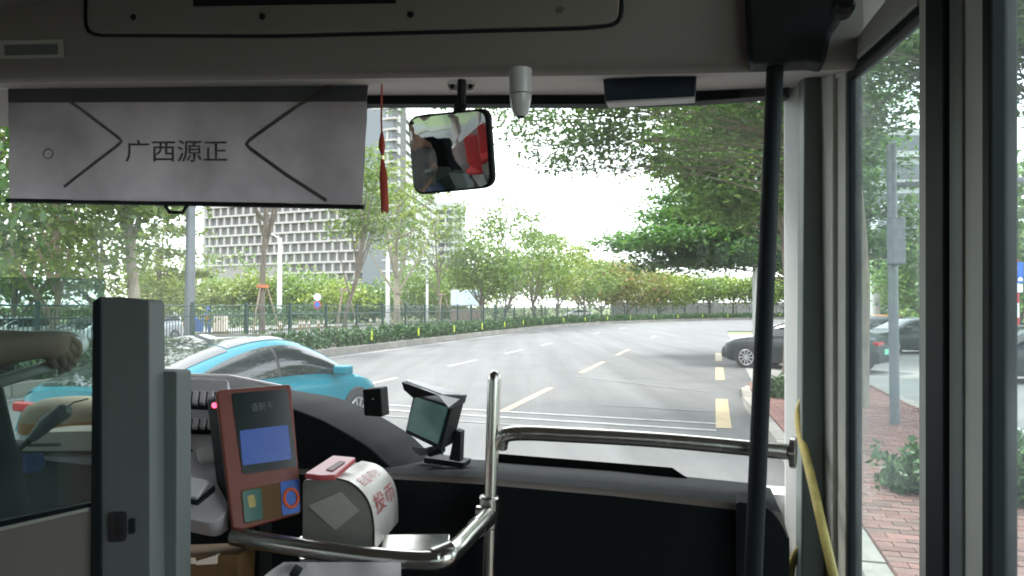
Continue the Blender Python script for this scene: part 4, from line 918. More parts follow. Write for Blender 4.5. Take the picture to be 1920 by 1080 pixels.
# dashboard / front well
def edge(D, pts, dz=0): return [PF(D).at(x, y)+Z*dz for x, y in pts]
c0 = edge(2.12, [(-200, 800), (330, 826), (700, 853), (900, 862), (1150, 880), (1400, 905), (1445, 915)])
c1 = edge(1.95, [(-200, 815), (330, 838), (700, 866), (900, 872), (1150, 893), (1400, 920), (1452, 932)])
c2 = edge(1.80, [(-200, 830), (330, 850), (700, 877), (900, 884), (1150, 905), (1400, 930), (1458, 946)])
c3 = edge(1.75, [(-200, 848), (330, 868), (700, 886), (900, 896), (1150, 918), (1400, 944), (1466, 962)])
c4 = edge(1.735, [(-200, 858), (330, 878), (700, 896), (900, 908), (1150, 930), (1395, 958), (1480, 1010)])
c5 = [Vector((p.x, p.y, .35)) for p in c4]
bpart('dashboard', MB().grid([c0, c1, c2, c3]), 'dash', smooth=60)
bpart('lit_dash_edging', MB().grid([c3, [a+Z*-.004-F*.004 for a in c3], c4]), 'lit_dash_edge', smooth=60)  # bevel highlight along this edge is put into its brown colour
bpart('front_well_panel', MB().grid([c4, c5]), 'dash')
plate('well_side_cover', rpoly([(1380, 940), (1440, 950, 20), (1478, 1000, 30), (1484, 1300), (1380, 1300)], 10), PF(1.72), .1, M['dash'], bus)
hump = rpoly([(318, 1200), (318, 704, 4), (430, 706), (560, 733), (630, 744), (680, 762), (722, 784), (768, 812), (800, 842), (828, 872), (828, 1200)], 12)
o_ = plate('driver_binnacle', hump, PF(2.08), -.26, M['dash'], bus, bevel=.012)
bpart('demister_grille', MB().prism(edge(2.08, [(930, 858), (1260, 885), (1290, 905), (1255, 902), (930, 880)]), Z*.012), 'black_plastic')
bpart('dash_light_strip', MB().tube([PF(2.08).at(x, y) for x, y in [(330, 703), (430, 706), (545, 729)]], .007, 6), 'lav')

# interior behind the camera (seen in the mirror)
st = None
for i, (f, l) in enumerate([(-1.2, -2.2), (-2.2, -2.2), (-3.2, -2.2), (-1.6, .1), (-2.8, .1), (-4.2, -2.2), (-5.2, -2.2)]):
    if st is None:
        st = thing('passenger_seat', 'red bus passenger seat behind the driver', 'seat', B(f, l, .35), 'red passenger seats')
        obj('cushion', MB().bbox(f-.22, f+.22, l-.22, l+.22, .75, .83), M['seat'], st, bevel=.02); obj('backrest', MB().bbox(f-.27, f-.2, l-.22, l+.22, .8, 1.5), M['seat'], st, bevel=.03); obj('pedestal', MB().bbox(f-.1, f+.1, l-.1, l+.1, .35, .75), M['alu'], st)
        b0 = (f, l)
    else: q = copy_tree(st); q.location = B(f, l, .35)
    (st if i == 0 else q)['label'] = 'red bus seat behind the driver, '+['left window side, front row', 'left window side, second row', 'left window side, third row', 'right side, front row', 'right side, second row', 'left window side, fourth row', 'left window side, rearmost'][i]

# ---- wiper outside the windscreen
t = thing('wiper', 'black wiper arm lying along the foot of the windscreen', 'wiper', PF(2.24).at(1290, 905))
obj('blade', MB().tube([PF(2.24).at(x, y) for x, y in [(940, 862), (1110, 874), (1285, 902)]], .009, 6), M['rubber'], t); obj('arm', MB().tube([PF(2.26).at(x, y) for x, y in [(1110, 876), (1200, 893), (1310, 915)]], .012, 6), M['trim'], t)

# ---- sunshade
P195 = PF(1.93)
t = thing('sunshade', 'grey roller sunshade with printed chevrons pulled down over the left of the windscreen', 'sunshade', P195.at(350, 155))
rows = []
for j in range(7):
    v = j/6; rows.append([P195.at(15+(690-8*v-15)*u, (146-3*u)*(1-v)+v*(374+10*u))+F*(.007*math.sin(u*9+v*2)*v+.003*math.sin(u*31+v*5)*v+.0025*math.sin(v*15+u*3)) for u in np.linspace(0, 1, 30)])
obj('fabric', MB().grid(rows), M['shade'], t, smooth=80)
plate('double_fold', [(15, 140), (692, 138), (687, 190), (15, 192)], PF(1.925), .003, M['shade2'], t)
obj('roller', MB().tube([PF(1.93).at(6, 140), PF(1.93).at(692, 138)], .02, 12), M['grey_trim'], t, smooth=1)
obj('bottom_bar', MB().tube([P195.at(14, 376), P195.at(350, 382), P195.at(683, 388)], .0075, 8), M['black_plastic'], t, smooth=1)
obj('pull_tab', MB().tube([P195.at(x, y) for x, y in [(308, 382), (318, 398), (342, 399), (352, 383)]], .006, 6), M['black_plastic'], t)
def band(pts, w_, m):
    pl_ = PF(1.915); a = [Vector((x, y)) for x, y in pts]; L_ = []; R2 = []
    for i, p in enumerate(a):
        d_ = (a[min(i+1, len(a)-1)]-a[max(i-1, 0)]).normalized(); n = Vector((-d_.y, d_.x))*w_/2; L_.append(p+n); R2.append(p-n)
    obj('chevron_print', MB().grid([[pl_.at(*p) for p in L_], [pl_.at(*p) for p in R2]]), m, t)
band([(632, 152), (555, 200), (468, 262), (462, 270), (468, 278), (540, 330), (612, 376)], 7, M['print_dark'])
band([(82, 157), (150, 203), (222, 258), (228, 265), (220, 273), (165, 315), (120, 350)], 6, M['print_faint'])
lettering('广西源正', PF(1.915), 235, 426, 262, 304, M['print_dark'], t, 0, fat=.007)
obj('logo_ring', MB().tube([PF(1.915).at(90+9*math.cos(a), 288+9*math.sin(a)) for a in np.linspace(0, 2*math.pi, 17)], .002, 5, False), M['print_faint'], t)

# ---- rear-view mirror
mc = W(843, 285, 1.80)
t = thing('rear_view_mirror', 'square rounded interior mirror hanging from a black stalk', 'mirror', mc)
mn_ = Vector((-.40, -.9, -.27)).normalized(); MP = Plane(mc, mn_)
outer = rpoly([(763, 218, 24), (916, 202, 22), (927, 352, 24), (775, 367, 24)], 22, 6)
obj('housing', MB().prism([MP.at(x, y) for x, y in outer], -MP.n*.02), M['black_plastic'], t, bevel=.005)
cxm, cym = 845, 285; n_r = 10; rows = []
inner = rpoly([(769, 222, 22), (911, 207, 20), (921, 348, 22), (780, 361, 22)], 20, 6)
for k in range(n_r+1):
    f = k/n_r; rows.append([MP.at(cxm+(x-cxm)*f, cym+(y-cym)*f, .004+.010*(1-((x-cxm)**2+(y-cym)**2)*f*f/105**2)) for x, y in inner+[inner[0]]])
obj('mirror_glass', MB().grid(rows), M['mirror'], t, smooth=80)
obj('stalk', MB().tube([W(866, 150, 1.83), W(865, 205, 1.83)], .011, 8), M['black_plastic'], t); obj('stalk_joint', MB().tube([W(864, 196, 1.81), W(858, 222, 1.83)], .016, 8), M['black_plastic'], t)
plate('bracket', rpoly([(838, 157), (892, 157), (886, 170), (844, 170)], 3), PF(1.87), .01, M['alu2'], t)
for x in (848, 882): c = PF(1.865).at(x, 162); obj('screw', MB().lathe(c, [(.007, 0), (.005, .004)], 8, (RT, Z, -F)), M['rubber'], t)

# ---- red tassel
t = thing('tassel', 'red hanging tassel with knotted cord beside the sunshade', 'tassel', W(716, 158, 1.84)); T = lambda x, y: W(x, y, 1.84)
obj('cord', MB().tube([T(716, 158), T(715, 220), T(716, 252)], .0025, 6), M['red_silk'], t)
obj('knot', MB().tube([T(716, 248), T(716, 262), T(716, 275), T(717, 292)], [.003, .007, .0085, .003], 10), M['red_silk'], t, smooth=1)
obj('bead', MB().tube([T(717, 292), T(717, 299)], [.004, .004], 8), M['gold'], t)
tf = MB(); 
for k in range(14):
    a = k/14*6.28; o1 = Vector((math.cos(a), math.sin(a), 0)); tf.tube([T(717, 299)+o1*.002, T(719, 330)+o1*.007, T(722, 396)+o1*.0075+Z*rnd.uniform(-.006, .006)], [.0022, .003, .0022], 5)
obj('fringe', tf, M['red_silk'], t, smooth=1)

# ---- sensor dome
t = thing('camera_dome', 'grey bullet-shaped ceiling camera right of the mirror', 'camera', W(976, 142, 1.8)); c = W(976, 138, 1.8)
obj('mount', MB().lathe(c-Z*.05, [(.028, .06), (.027, 0)], 20), M['sensor'], t, smooth=1); obj('lens_cover', MB().lathe(c-Z*.105, [(.012, 0), (.02, .012), (.026, .04), (.027, .052)], 20), M['sensor'], t, smooth=1)
obj('lens', MB().lathe(c-Z*.108, [(.008, 0), (.011, .004)], 14), M['rubber'], t)
# ---- display housing
t = thing('display_box', 'navy blue rectangular display housing under the header at right', 'display', PF(1.85).at(1218, 160))
plate('housing', rpoly([(1129, 133), (1306, 131), (1303, 182), (1134, 191)], 5), PF(1.85), .05, M['navy'], t, bevel=.004); plate('lip', [(1136, 190), (1302, 181), (1302, 184), (1137, 194)], PF(1.85), .045, M['alu2'], t)

# ---- grab poles and rails
t = thing('black_grab_pole', 'black upright grab pole in front of the white corner pillar', 'grab pole', W(1412, 1080, 1.5))
obj('pole', MB().tube([W(1457, 40, 1.66), W(1405, 1250, 1.52)], .0185, 14), M['rubber'], t, smooth=1); obj('clamp', MB().tube([W(1456, 72, 1.65), W(1452, 122, 1.645)], .03, 14), M['rubber'], t, smooth=1)
t = thing('steel_post', 'brushed steel post with rounded cap rising in front of the dashboard', 'grab pole', W(914, 1300, 1.75))
obj('post', MB().tube([W(909, 1400, 1.75), W(915, 1085, 1.75), W(927, 712, 1.75), W(927.5, 700, 1.75), W(928, 695, 1.75)], [.0155, .0155, .0155, .013, .006], 16), M['steel'], t, smooth=50)
obj('tee_clamp', MB().tube([W(917, 930, 1.75), W(914, 990, 1.75)], .024, 16), M['steel'], t, smooth=1, bevel=.004)
obj('clamp_bolt', MB().lathe(W(902, 958, 1.73), [(.012, -.01), (.012, .01)], 10, (Z, F, RT)), M['steel'], t)
rp = smoothpath([W(938, 838, 1.75), W(945, 818, 1.74), W(975, 812, 1.73), W(1060, 815, 1.72), W(1250, 826, 1.69), W(1488, 848, 1.64)], 8)
t = thing('cross_rail', 'dull steel rail running across to the white corner pillar', 'hand rail', rp[0])
obj('rail', MB().tube(rp, .0175, 14), M['steel'], t, smooth=1); obj('flange', MB().tube([W(1482, 848, 1.645), W(1492, 849, 1.64)], .034, 18), M['steel'], t, smooth=1)
for k in range(3): c = rp[4+k*3]; obj('rivet', MB().lathe(c-Vector((0, .0175, -.004)), [(.004, 0), (.003, -.002)], 8, (Vector((1, 0, 0)), Z, Vector((0, 1, 0)))), M['chrome'], t)
rp = smoothpath([W(916, 968, 1.71), W(880, 1003, 1.56), W(850, 1032, 1.47), W(815, 1050, 1.44), W(700, 1044, 1.46), W(560, 1026, 1.5), W(438, 1006, 1.54)], 8)
t = thing('lower_rail', 'polished bent steel rail below the fare box', 'hand rail', rp[0])
obj('rail', MB().tube(rp, .0185, 14), M['steel'], t, smooth=1); obj('joint_collar', MB().tube([W(846, 1034, 1.465), W(812, 1049, 1.44)], .022, 14), M['steel'], t, smooth=1); obj('joint_collar', MB().tube([W(912, 972, 1.7), W(893, 990, 1.62)], .022, 14), M['steel'], t, smooth=1)
rp = smoothpath([W(462, 1001, 1.6), W(640, 1016, 1.58), W(800, 1030, 1.56)], 6)
# tray beside the fare box
tp_ = Plane(W(770, 1020, 1.62), (0, -.25, 1))
t = thing('steel_tray', 'flat steel tray beside the fare box', 'tray', W(770, 1020, 1.62))
plate('tray', rpoly([(560, 1004), (845, 1000), (838, 1040), (560, 1050)], 6), tp_, .015, M['steel'], t, bevel=.003); obj('support', MB().box(W(700, 1120, 1.65)-Z*.3, (.12, .1, .3)), M['black_plastic'], t)

# ---- yellow door bars
def ybar(pts, label):
    t = thing('door_handrail', label, 'hand rail', pts[0]); obj('bar', MB().tube(smoothpath(pts, 6), .0105, 12), M['yellow_bar'], t, smooth=1)
    obj('bracket', MB().tube([pts[0]+Vector((.012, 0, .012)), pts[0]], .014, 10), M['grey_trim'], t)
ybar([DP.at(1547, 735, .03), DP.at(1540, 760, .05), DP.at(1546, 805, .06), DP.at(1572, 905, .06), DP.at(1618, 1085, .06), DP.at(1680, 1300, .06)], 'long worn yellow hand rail slanting down the door leaf')
ybar([DP.at(1544, 1008, .03), DP.at(1536, 1045, .06), DP.at(1534, 1090, .07), DP.at(1540, 1200, .07)], 'short yellow hand rail at the foot of the door jamb')

# ---- card reader
CP = Plane.of(W(405, 730, 1.60), W(545, 722, 1.67), W(435, 1000, 1.54))
t = thing('card_reader', 'orange-red card reader with dark face and blue screen', 'card reader', CP.at(500, 995))
face = rpoly([(404, 731, 12), (546, 720, 8), (567, 962, 10), (436, 1000, 12)], 10)
o_ = plate('casing', face, CP, .022, M['reader'], t, bevel=.004)
pts = [CP.at(x, y, -.022) for x, y in rpoly([(408, 735), (541, 726), (561, 960), (440, 994)], 12)]; obj('rear_housing', MB().prism(pts, -CP.n*.05+Vector((-.02, 0, 0))), M['black_plastic'], t, bevel=.006)
plate('display_panel', rpoly([(434, 738), (538, 730), (557, 874), (455, 890)], 6), CP, .006, M['reader_face'], t, off=.003)
sc_ = plate('screen', rpoly([(449, 808), (539, 797), (546, 861), (455, 873)], 3), CP, .002, M['screen_blue'], t, off=.0045)
lettering('请刷卡', CP, 0, 0, 0, 0, M['grey_trim'], t, .0042, quad=[(469, 757), (509, 752), (512, 769), (472, 773)])
plate('card_area', rpoly([(451, 919, 8), (563, 898, 4), (564, 962, 5), (457, 984, 8)], 5), CP, .004, M['gold'] if False else M['brown_box'], t, off=.002)
s1 = plate('sticker', rpoly([(454, 921), (489, 915), (493, 973), (459, 980)], 5), CP, .002, M['teal_screen'], t, off=.004, label='blue and yellow sticker')
s2 = plate('sticker', rpoly([(525, 904), (561, 898), (562, 960), (529, 967)], 4), CP, .002, M['blue_sign'], t, off=.004, label='blue sticker with orange ring')
plate('sticker_mark', rpoly([(463, 930), (476, 927), (480, 950), (467, 953)], 4), CP, .001, M['yellow_bar'], t, off=.005)
obj('sticker_ring', MB().tube([CP.at(545+13*math.cos(a), 934+17*math.sin(a), .005) for a in np.linspace(0, 2*math.pi, 21)], .0035, 6, False), M['vest'], t)
obj('status_light', MB().lathe(W(402, 760, 1.62), [(.006, 0), (.004, .005)], 10, (Vector((1, 0, 0)), Z, Vector((0, -1, 0)))), mat('red_led', (.5, .02, .05), .3, emit=(1, .05, .1), es=1.5), t)
obj('stand', MB().tube([CP.at(500, 960, -.06), CP.at(500, 1150, -.06)], .02, 10), M['black_plastic'], t)

# ---- fare box
FP = Plane.of(W(567, 900, 1.60), W(665, 905, 1.56), W(567, 1010, 1.60))
t = thing('fare_box', 'grey fare box with rounded steel side and red slotted lid', 'fare box', FP.at(640, 1020))
arch = [(566, 1030), (567, 900), (625, 896), (655, 905), (678, 925), (693, 950), (699, 985), (700, 1030)]
vec = W(692, 868, 1.86)-FP.at(640, 898)
pts = [FP.at(x, y) for x, y in rpoly(arch, 8, 3)]
obj('body', MB().prism(pts, vec), M['farebox'], t, bevel=.003)
# polished band wrapping the curved side
bpx = [(622, 895), (655, 903.5), (679, 923), (694, 948), (701, 985), (702, 1032)]; bp_ = smoothpath([FP.at(x, y, 0)+Vector((.002, 0, .002)) for x, y in bpx], 5)
n1 = [a-vec*.02 for a in bp_]; n2 = [a+vec*1.01 for a in bp_]
obj('steel_band', MB().grid([n1, n2]), M['farebox_band'], t, smooth=70)
def on_band(u, v):     # u along depth 0..1, v along the arch 0..1
    i = v*(len(bp_)-1); a = int(min(i, len(bp_)-2)); return bp_[a].lerp(bp_[a+1], i-a)+vec*u+Vector((.003, -.001, .001))
for body_, u0, u1, v0, v1 in (('投币', .08, .86, .52, .74), ('自备零钞', .1, .8, .2, .36)):
    o_ = lettering(body_, FP, 0, 1, 0, 1, M['farebox_red'], t, 0, name='red_lettering'); me = o_.data; xs_ = None
    c = bpy.data.curves.new('t', 'FONT'); c.body = body_; q = bpy.data.objects.new('t', c); col.objects.link(q)
    m2 = bpy.data.meshes.new_from_object(q.evaluated_get(bpy.context.evaluated_depsgraph_get())); bpy.data.objects.remove(q)
    vs = np.array([v.co[:] for v in m2.vertices]); mn, mxx = vs.min(0), vs.max(0)
    for v, a in zip(me.vertices, vs): v.co = on_band(u0+(u1-u0)*(a[0]-mn[0])/(mxx[0]-mn[0]), v1+(v0-v1)*(a[1]-mn[1])/(mxx[1]-mn[1]))-t.location
lid = Plane(FP.at(600, 893)+Z*.004, Vector((0, -.12, 1)))
plate('lid', rpoly([(570, 893), (624, 858), (668, 862), (628, 896), (600, 897)], 4), lid, .012, M['farebox_red'], t, off=.006, bevel=.003)
plate('slot', rpoly([(611, 887), (637, 870), (648, 872), (624, 889)], 2), lid, .003, M['red_dark'], t, off=.008)
plate('paper_notice', [(578, 948), (640, 922), (674, 957), (630, 994)], FP, .001, M['alu'], t, off=.002)

# ---- dashboard monitor with hood
t = thing('dash_monitor', 'small dashboard monitor with overhanging visor', 'monitor', W(820, 850, 1.95))
MPn = Plane.of(W(779, 747, 1.93), W(838, 768, 1.85), W(764, 808, 1.93))
plate('screen', [(779, 744), (840, 764), (821, 832), (764, 806)], MPn, .004, M['teal_screen'], t, off=.002)
pts = [MPn.at(x, y, -.002) for x, y in rpoly([(774, 738), (846, 762), (825, 845), (758, 812)], 4)]; obj('casing', MB().prism(pts, W(866, 752, 1.93)-W(842, 762, 1.85)), M['black_plastic'], t, bevel=.004)
hr = [[W(753, 716, 1.88), W(757, 730, 1.88), W(771, 745, 1.86)], [W(766, 712, 1.95), W(768, 725, 1.95), W(776, 742, 1.93)]]
hood = MB().prism([W(752, 716, 1.86), W(771, 745, 1.86), W(821, 741, 1.80), W(840, 766, 1.79), W(868, 757, 1.86), W(871, 741, 1.9), W(858, 735, 1.93), W(766, 712, 1.96)], Z*.006)
obj('visor', MB().grid([[W(754, 716, 1.86), W(766, 711, 1.97)], [W(790, 728, 1.83), W(806, 721, 1.96)], [W(822, 741, 1.79), W(852, 732, 1.93)], [W(841, 764, 1.79), W(871, 742, 1.9)]]), M['lav'], t, smooth=80)
obj('visor_front', MB().prism([W(753, 716, 1.86), W(757, 731, 1.86), W(774, 746, 1.85), W(821, 741, 1.79)], F*.03), M['black_plastic'], t); obj('visor_side', MB().prism([W(821, 741, 1.79), W(842, 767, 1.79), W(867, 757, 1.87), W(871, 742, 1.89)], F*.02), M['black_plastic'], t)
obj('foot', MB().prism([W(842, 862, 1.9), W(853, 806, 1.9), (W(864, 810, 1.9)), W(862, 866, 1.9)], F*.03), M['black_plastic'], t); obj('arm', MB().tube([W(805, 848, 1.9), W(830, 840, 1.88)], .012, 8), M['black_plastic'], t)
obj('base', MB().prism([W(795, 858, 1.95), W(870, 868, 1.95), W(868, 878, 1.95), W(795, 868, 1.95)], F*.06), M['black_plastic'], t)
# little black box
t = thing('black_box', 'small black box on the driver binnacle beside the turquoise bonnet', 'box', W(700, 765, 1.9))
obj('casing', MB().prism([PF(1.88).at(x, y) for x, y in rpoly([(679, 730), (713, 727), (717, 782), (682, 780)], 4)], F*.05), M['black_plastic'], t, bevel=.004); obj('screw', MB().lathe(PF(1.878).at(700, 748), [(.004, 0), (.003, .003)], 8, (RT, Z, -F)), M['steel'], t)
# white clutter at the foot of the monitor
t = thing('paper_slip', 'crumpled white slip on the dashboard below the monitor', 'paper', W(790, 850, 1.9))
obj('sheet', MB().grid([[PF(1.9).at(770+i*13, 840+j*8+rnd.uniform(-4, 4))+F*(.02*j) for i in range(5)] for j in range(4)]), M['white_plastic'], t)

# ---- driver's console
KP = Plane.of(W(335, 710, 1.86), W(420, 715, 1.86), W(335, 960, 1.56))
t = thing('driver_console', 'lavender grey switch console behind the card reader', 'console', KP.at(370, 960))
plate('console_panel', rpoly([(322, 708, 4), (428, 712, 4), (428, 960, 20), (400, 982, 20), (322, 966, 4)], 10), KP, .05, M['lav'], t, bevel=.004)
for r_, (y, n, hgt, dx) in enumerate([(738, 5, 24, 14), (790, 5, 18, 14)]):
    plate('switch_bezel', [(328, y-3), (412, y-1), (404, y+hgt+7), (328, y+hgt+5)], KP, .006, M['black_plastic'], t, off=.003)
    for k in range(n):
        x = 333+k*dx; plate('switch', rpoly([(x+3, y), (x+dx-1, y+1), (x+dx-4, y+hgt), (x, y+hgt-1)], 2), KP, .012, M['button'], t, off=.012, bevel=.002)
plate('tray_recess', [(330, 838), (362, 845), (340, 872), (328, 870)], KP, .004, M['black_plastic'], t, off=.004)
plate('grey_lid', rpoly([(368, 848), (412, 838), (412, 868), (372, 872)], 6), KP, .01, M['alu2'], t, off=.012, bevel=.002)
plate('white_tray', rpoly([(326, 912), (344, 898), (394, 908), (372, 940), (326, 934)], 4), KP, .012, M['white_plastic'], t, off=.014, bevel=.002); plate('tray_edge', [(326, 937), (372, 944), (404, 916), (404, 924), (372, 950), (326, 942)], KP, .008, M['rubber'], t, off=.012)

# ---- partition
PP = Plane(W(230, 700, 1.34), Vector((-.1, -1, 0)))
t = thing('driver_partition', 'dark grey-green partition post and glass beside the driver', 'partition', Vector((*W(230, 1000, 1.34).xy, .35)))
plate('post', rpoly([(180, 562, 8), (190, 556, 4), (280, 563, 8), (284, 1600), (172, 1600)], 4), PP, .05, M['grey_trim'], t, bevel=.005)
plate('edge_gasket', [(178, 566), (190, 557), (194, 1500), (170, 1500)], PP, .01, M['rubber'], t, off=.006)
plate('wide_post', rpoly([(276, 695, 3), (332, 697, 6), (330, 1600), (276, 1600)], 3), Plane(W(300, 700, 1.38), Vector((-.1, -1, 0))), .05, M['grey_trim'], t, bevel=.005)
o_ = plate('glass', [(-160, 516), (180, 522), (172, 960), (-160, 1010)], PP, .005, M['part_glass'], t, off=-.02)
plate('glass_rail', [(-160, 1010), (168, 944), (168, 951), (-160, 1022)], PP, .03, M['rubber'], t, off=0)
plate('sill_strip', [(-160, 1024), (168, 951), (168, 957), (-160, 1032)], PP, .034, M['alu'], t, off=.004); plate('lower_panel', [(-160, 1032), (172, 957), (172, 1700), (-160, 1700)], PP, .02, M['liner'], t)
plate('catch_plate', rpoly([(203, 960), (238, 958), (238, 1014), (204, 1016)], 8), PP, .003, M['trim'], t, off=.003)
o_ = plate('catch', rpoly([(226, 964), (236, 963), (236, 1008), (227, 1008)], 3), PP, .003, M['trim'], t, off=.006); plate('keyhole', rpoly([(272, 958), (284, 957), (284, 985), (272, 986)], 4), PP, .004, M['rubber'], t, off=.05)

# ---- things on the driver's ledge
LP = PF(1.72)
t = thing('straw_hat', 'tan rounded hat with orange band lying left of the partition post', 'hat', LP.at(120, 800)); c = PF(1.93).at(128, 784)
obj('crown', MB().lathe(c-Z*.0, [(.13, 0), (.128, .02), (.11, .045), (.07, .062), (.01, .068)], 24), M['tan'], t, smooth=1); obj('hat_band', MB().lathe(c-Z*.032, [(.134, 0), (.132, .032)], 24), M['orange_cloth'], t, smooth=1)
obj('brim', MB().lathe(c-Z*.045, [(.15, 0), (.14, .012)], 24), M['lav'], t)
t = thing('cream_box', 'cream cardboard box below the tan hat', 'box', LP.at(110, 845))
obj('box', MB().prism([LP.at(x, y) for x, y in [(34, 838), (62, 810), (180, 808), (180, 846), (40, 846)]], F*.12), M['cream'], t, bevel=.003); plate('printed_line', [(52, 832), (114, 831), (114, 837), (52, 838)], PF(1.715), .001, M['print_dark'], t)
t = thing('white_ledge', 'white ledge strip under the cream box', 'ledge', LP.at(120, 870)); obj('strip', MB().prism([LP.at(x, y) for x, y in [(72, 856), (180, 862), (180, 873), (90, 864)]], F*.14), M['white_plastic'], t)
t = thing('blue_cloth', 'crumpled blue cloth hanging below the cream box', 'cloth', LP.at(60, 870))
obj('folds', MB().grid([[PF(1.70).at(34+i*9+j*2.5-(i > 3)*j*6, 850+j*9)+F*(.012*math.sin(i*1.9+j)) for i in range(7)] for j in range(5)]), M['blue_cloth'], t, smooth=80)
t = thing('hand_lever', 'dark grey lever pointing up in front of the tan hat', 'lever', PF(1.6).at(30, 848))
obj('shaft', MB().tube([PF(1.6).at(x, y) for x, y in [(20, 856), (48, 832), (70, 812)]], [.005, .007, .012], 10), M['rubber'], t, smooth=1); obj('grip', MB().tube([PF(1.6).at(x, y) for x, y in [(60, 822), (90, 792), (122, 770), (130, 768)]], [.012, .021, .021, .01], 12), M['grey_trim'], t, smooth=1)
obj('cable', MB().tube([PF(1.6).at(x, y) for x, y in [(118, 768), (140, 754), (165, 748)]], .002, 5), M['rubber'], t)
t = thing('driver_shelf', 'dark shelf under the hat and boxes beside the driver', 'shelf', LP.at(90, 880)); obj('shelf', MB().prism([LP.at(x, y) for x, y in [(-200, 862), (30, 858), (185, 862), (185, 1100), (-200, 1100)]], F*.2), M['dash'], t)
# floor-level boxes at the bottom
t = thing('brown_box', 'open brown cardboard box with pale flaps at the bottom of the view', 'box', W(350, 1090, 1.5))
pl = Plane(W(350, 1060, 1.5), Vector((0, -1, .1)))
plate('box', [(285, 1046), (448, 1040), (450, 1250), (285, 1250)], pl, .12, M['brown_box'], t, bevel=.003); plate('flap', [(320, 1042), (366, 1046), (368, 1056), (322, 1054)], pl, .02, M['cream'], t, off=.006); plate('flap', [(368, 1052), (408, 1040), (408, 1056), (370, 1058)], pl, .02, M['cream'], t, off=.006)
t = thing('tissue_pack', 'pale crumpled plastic pack below the lower rail', 'pack', W(560, 1090, 1.45))
obj('wrapper', MB().grid([[W(488+i*22, 1086-(i > 0)*18-(1 if i > 1 else 0)*14+j*22, 1.4+.02*j+rnd.uniform(-.012, .012)) for i in range(13)] for j in range(4)]), M['white_plastic'], t, smooth=30)
obj('printed_patch', MB().tube([W(548, 1068, 1.385), W(562, 1076, 1.385)], .012, 8), M['rubber'], t)

# ---- steering wheel and driver
wc_ = W(-42, 680, 1.64); wn = (Z*.965-F*.26).normalized(); wx = RT; wy = wn.cross(wx)
t = thing('steering_wheel', 'large pale-rimmed steering wheel at the left edge', 'steering wheel', wc_)
rr = .205; ring = [wc_+wx*rr*math.cos(a)+wy*rr*math.sin(a) for a in np.linspace(0, 2*math.pi, 49)]
obj('rim', MB().tube(ring, .0125, 10, False), M['sensor'], t, smooth=1)
for a in (R_(200), R_(340), R_(90)): obj('spoke', MB().tube([wc_-wn*.03, wc_+(wx*math.cos(a)+wy*math.sin(a))*rr], [.016, .01], 8), M['black_plastic'], t, smooth=1)
obj('hub', MB().lathe(wc_-wn*.05, [(.06, 0), (.065, .03), (.03, .045)], 20, (wx, wy, wn)), M['black_plastic'], t, smooth=1); obj('column', MB().tube([wc_-wn*.05, wc_-wn*.5], .035, 12), M['black_plastic'], t, smooth=1)
seat_f, seat_l = .82, -1.72; hz = 1.45
t = thing('driver', 'bus driver in a dark grey shirt with a bare forearm reaching over the steering wheel', 'person', B(seat_f, seat_l, .9)); t.name = 'person'
D_ = lambda f, l, z: B(f, l, z)
wrist = W(72, 645, 1.5); elbow = W(-260, 690, 1.28); sho = B(seat_f+.05, seat_l+.2, hz+.5); palm = W(108, 645, 1.54)
J = [(D_(seat_f, seat_l, hz), .15), (D_(seat_f-.02, seat_l, hz+.22), .14), (D_(seat_f, seat_l, hz+.46), .15), (D_(seat_f+.02, seat_l, hz+.58), .055), (D_(seat_f+.05, seat_l, hz+.66), .07), (D_(seat_f+.06, seat_l, hz+.76), .095), (D_(seat_f+.05, seat_l, hz+.84), .08),
     (D_(seat_f+.1, seat_l+.1, hz-.02), .09), (D_(seat_f+.48, seat_l+.13, hz-.02), .07), (D_(seat_f+.5, seat_l+.13, hz-.42), .05), (D_(seat_f+.62, seat_l+.13, hz-.47), .04),
     (D_(seat_f+.1, seat_l-.1, hz-.02), .09), (D_(seat_f+.48, seat_l-.13, hz-.02), .07), (D_(seat_f+.5, seat_l-.13, hz-.42), .05), (D_(seat_f+.62, seat_l-.13, hz-.47), .04),
     (sho, .055), (elbow, .043), (W(-60, 655, 1.38), .045), (W(20, 652, 1.45), .036), (wrist, .028), (palm, (.026, .036)),
     (D_(seat_f+.05, seat_l-.2, hz+.5), .055), (D_(seat_f+.22, seat_l-.28, hz+.28), .043), (D_(seat_f+.45, seat_l-.2, hz+.36), .028), (D_(seat_f+.5, seat_l-.17, hz+.37), .03)]
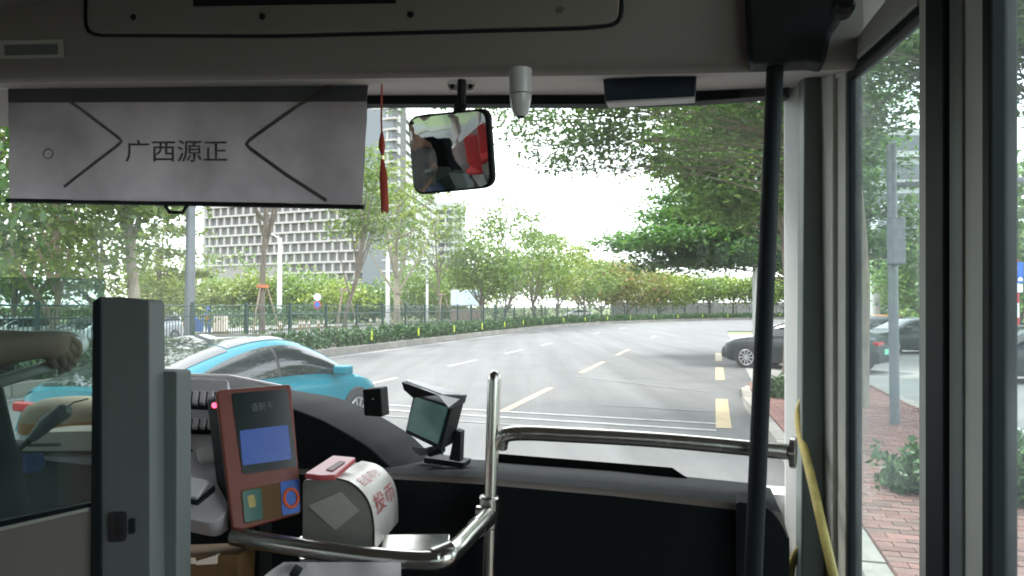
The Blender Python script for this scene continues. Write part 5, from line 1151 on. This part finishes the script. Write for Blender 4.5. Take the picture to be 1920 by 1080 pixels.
E = [(0, 1), (1, 2), (2, 3), (3, 4), (4, 5), (5, 6), (0, 7), (7, 8), (8, 9), (9, 10), (0, 11), (11, 12), (12, 13), (13, 14), (2, 15), (15, 16), (16, 17), (17, 18), (18, 19), (19, 20), (2, 21), (21, 22), (22, 23), (23, 24)]
for k, (x0, y0, x1, y1, x2, y2) in enumerate([(128, 628, 148, 640, 146, 668), (126, 640, 142, 654, 138, 682), (120, 650, 134, 668, 126, 692), (114, 658, 122, 678, 112, 696)]):
    n0 = len(J); J += [(W(x0, y0+4, 1.57), .010), (W(x1, y1+6, 1.60), .009), (W(x2, y2+6, 1.60), .0075)]; E += [(20, n0), (n0, n0+1), (n0+1, n0+2)]
n0 = len(J); J += [(W(92, 668, 1.54), .011), (W(102, 688, 1.58), .009)]; E += [(20, n0), (n0, n0+1)]
skin('body', J, E, M['skin'], t, 2)
skin('shirt', [(J[0][0], .165), (J[1][0], .16), (D_(seat_f, seat_l, hz+.47), .165), (sho, .066), (sho.lerp(elbow, .55), .06), (J[21][0], .066), (J[21][0].lerp(J[22][0], .6), .06)], [(0, 1), (1, 2), (2, 3), (3, 4), (2, 5), (5, 6)], M['shirt'], t, 2)
skin('hair', [(D_(seat_f+.03, seat_l, hz+.8), .1), (D_(seat_f+.02, seat_l, hz+.87), .075)], [(0, 1)], M['hair'], t, 1)
skin('trousers', [(J[0][0]-Z*.02, .168), (J[7][0], .1), (J[8][0], .08), (J[9][0], .06), (J[11][0], .1), (J[12][0], .08), (J[13][0], .06)], [(0, 1), (1, 2), (2, 3), (0, 4), (4, 5), (5, 6)], M['navy_cloth'], t, 1)
st2 = thing('driver_seat', 'dark driver seat at the left', 'seat', B(seat_f, seat_l, .9))  # the bus driver's seat, out of view
obj('cushion', MB().bbox(seat_f-.25, seat_f+.3, seat_l-.26, seat_l+.26, hz-.26, hz-.14), M['dash'], st2, bevel=.03); obj('backrest', MB().bbox(seat_f-.34, seat_f-.22, seat_l-.25, seat_l+.25, hz-.15, hz+.62), M['dash'], st2, bevel=.04); obj('pedestal', MB().bbox(seat_f-.15, seat_f+.15, seat_l-.15, seat_l+.15, .35, hz-.26), M['black_plastic'], st2)
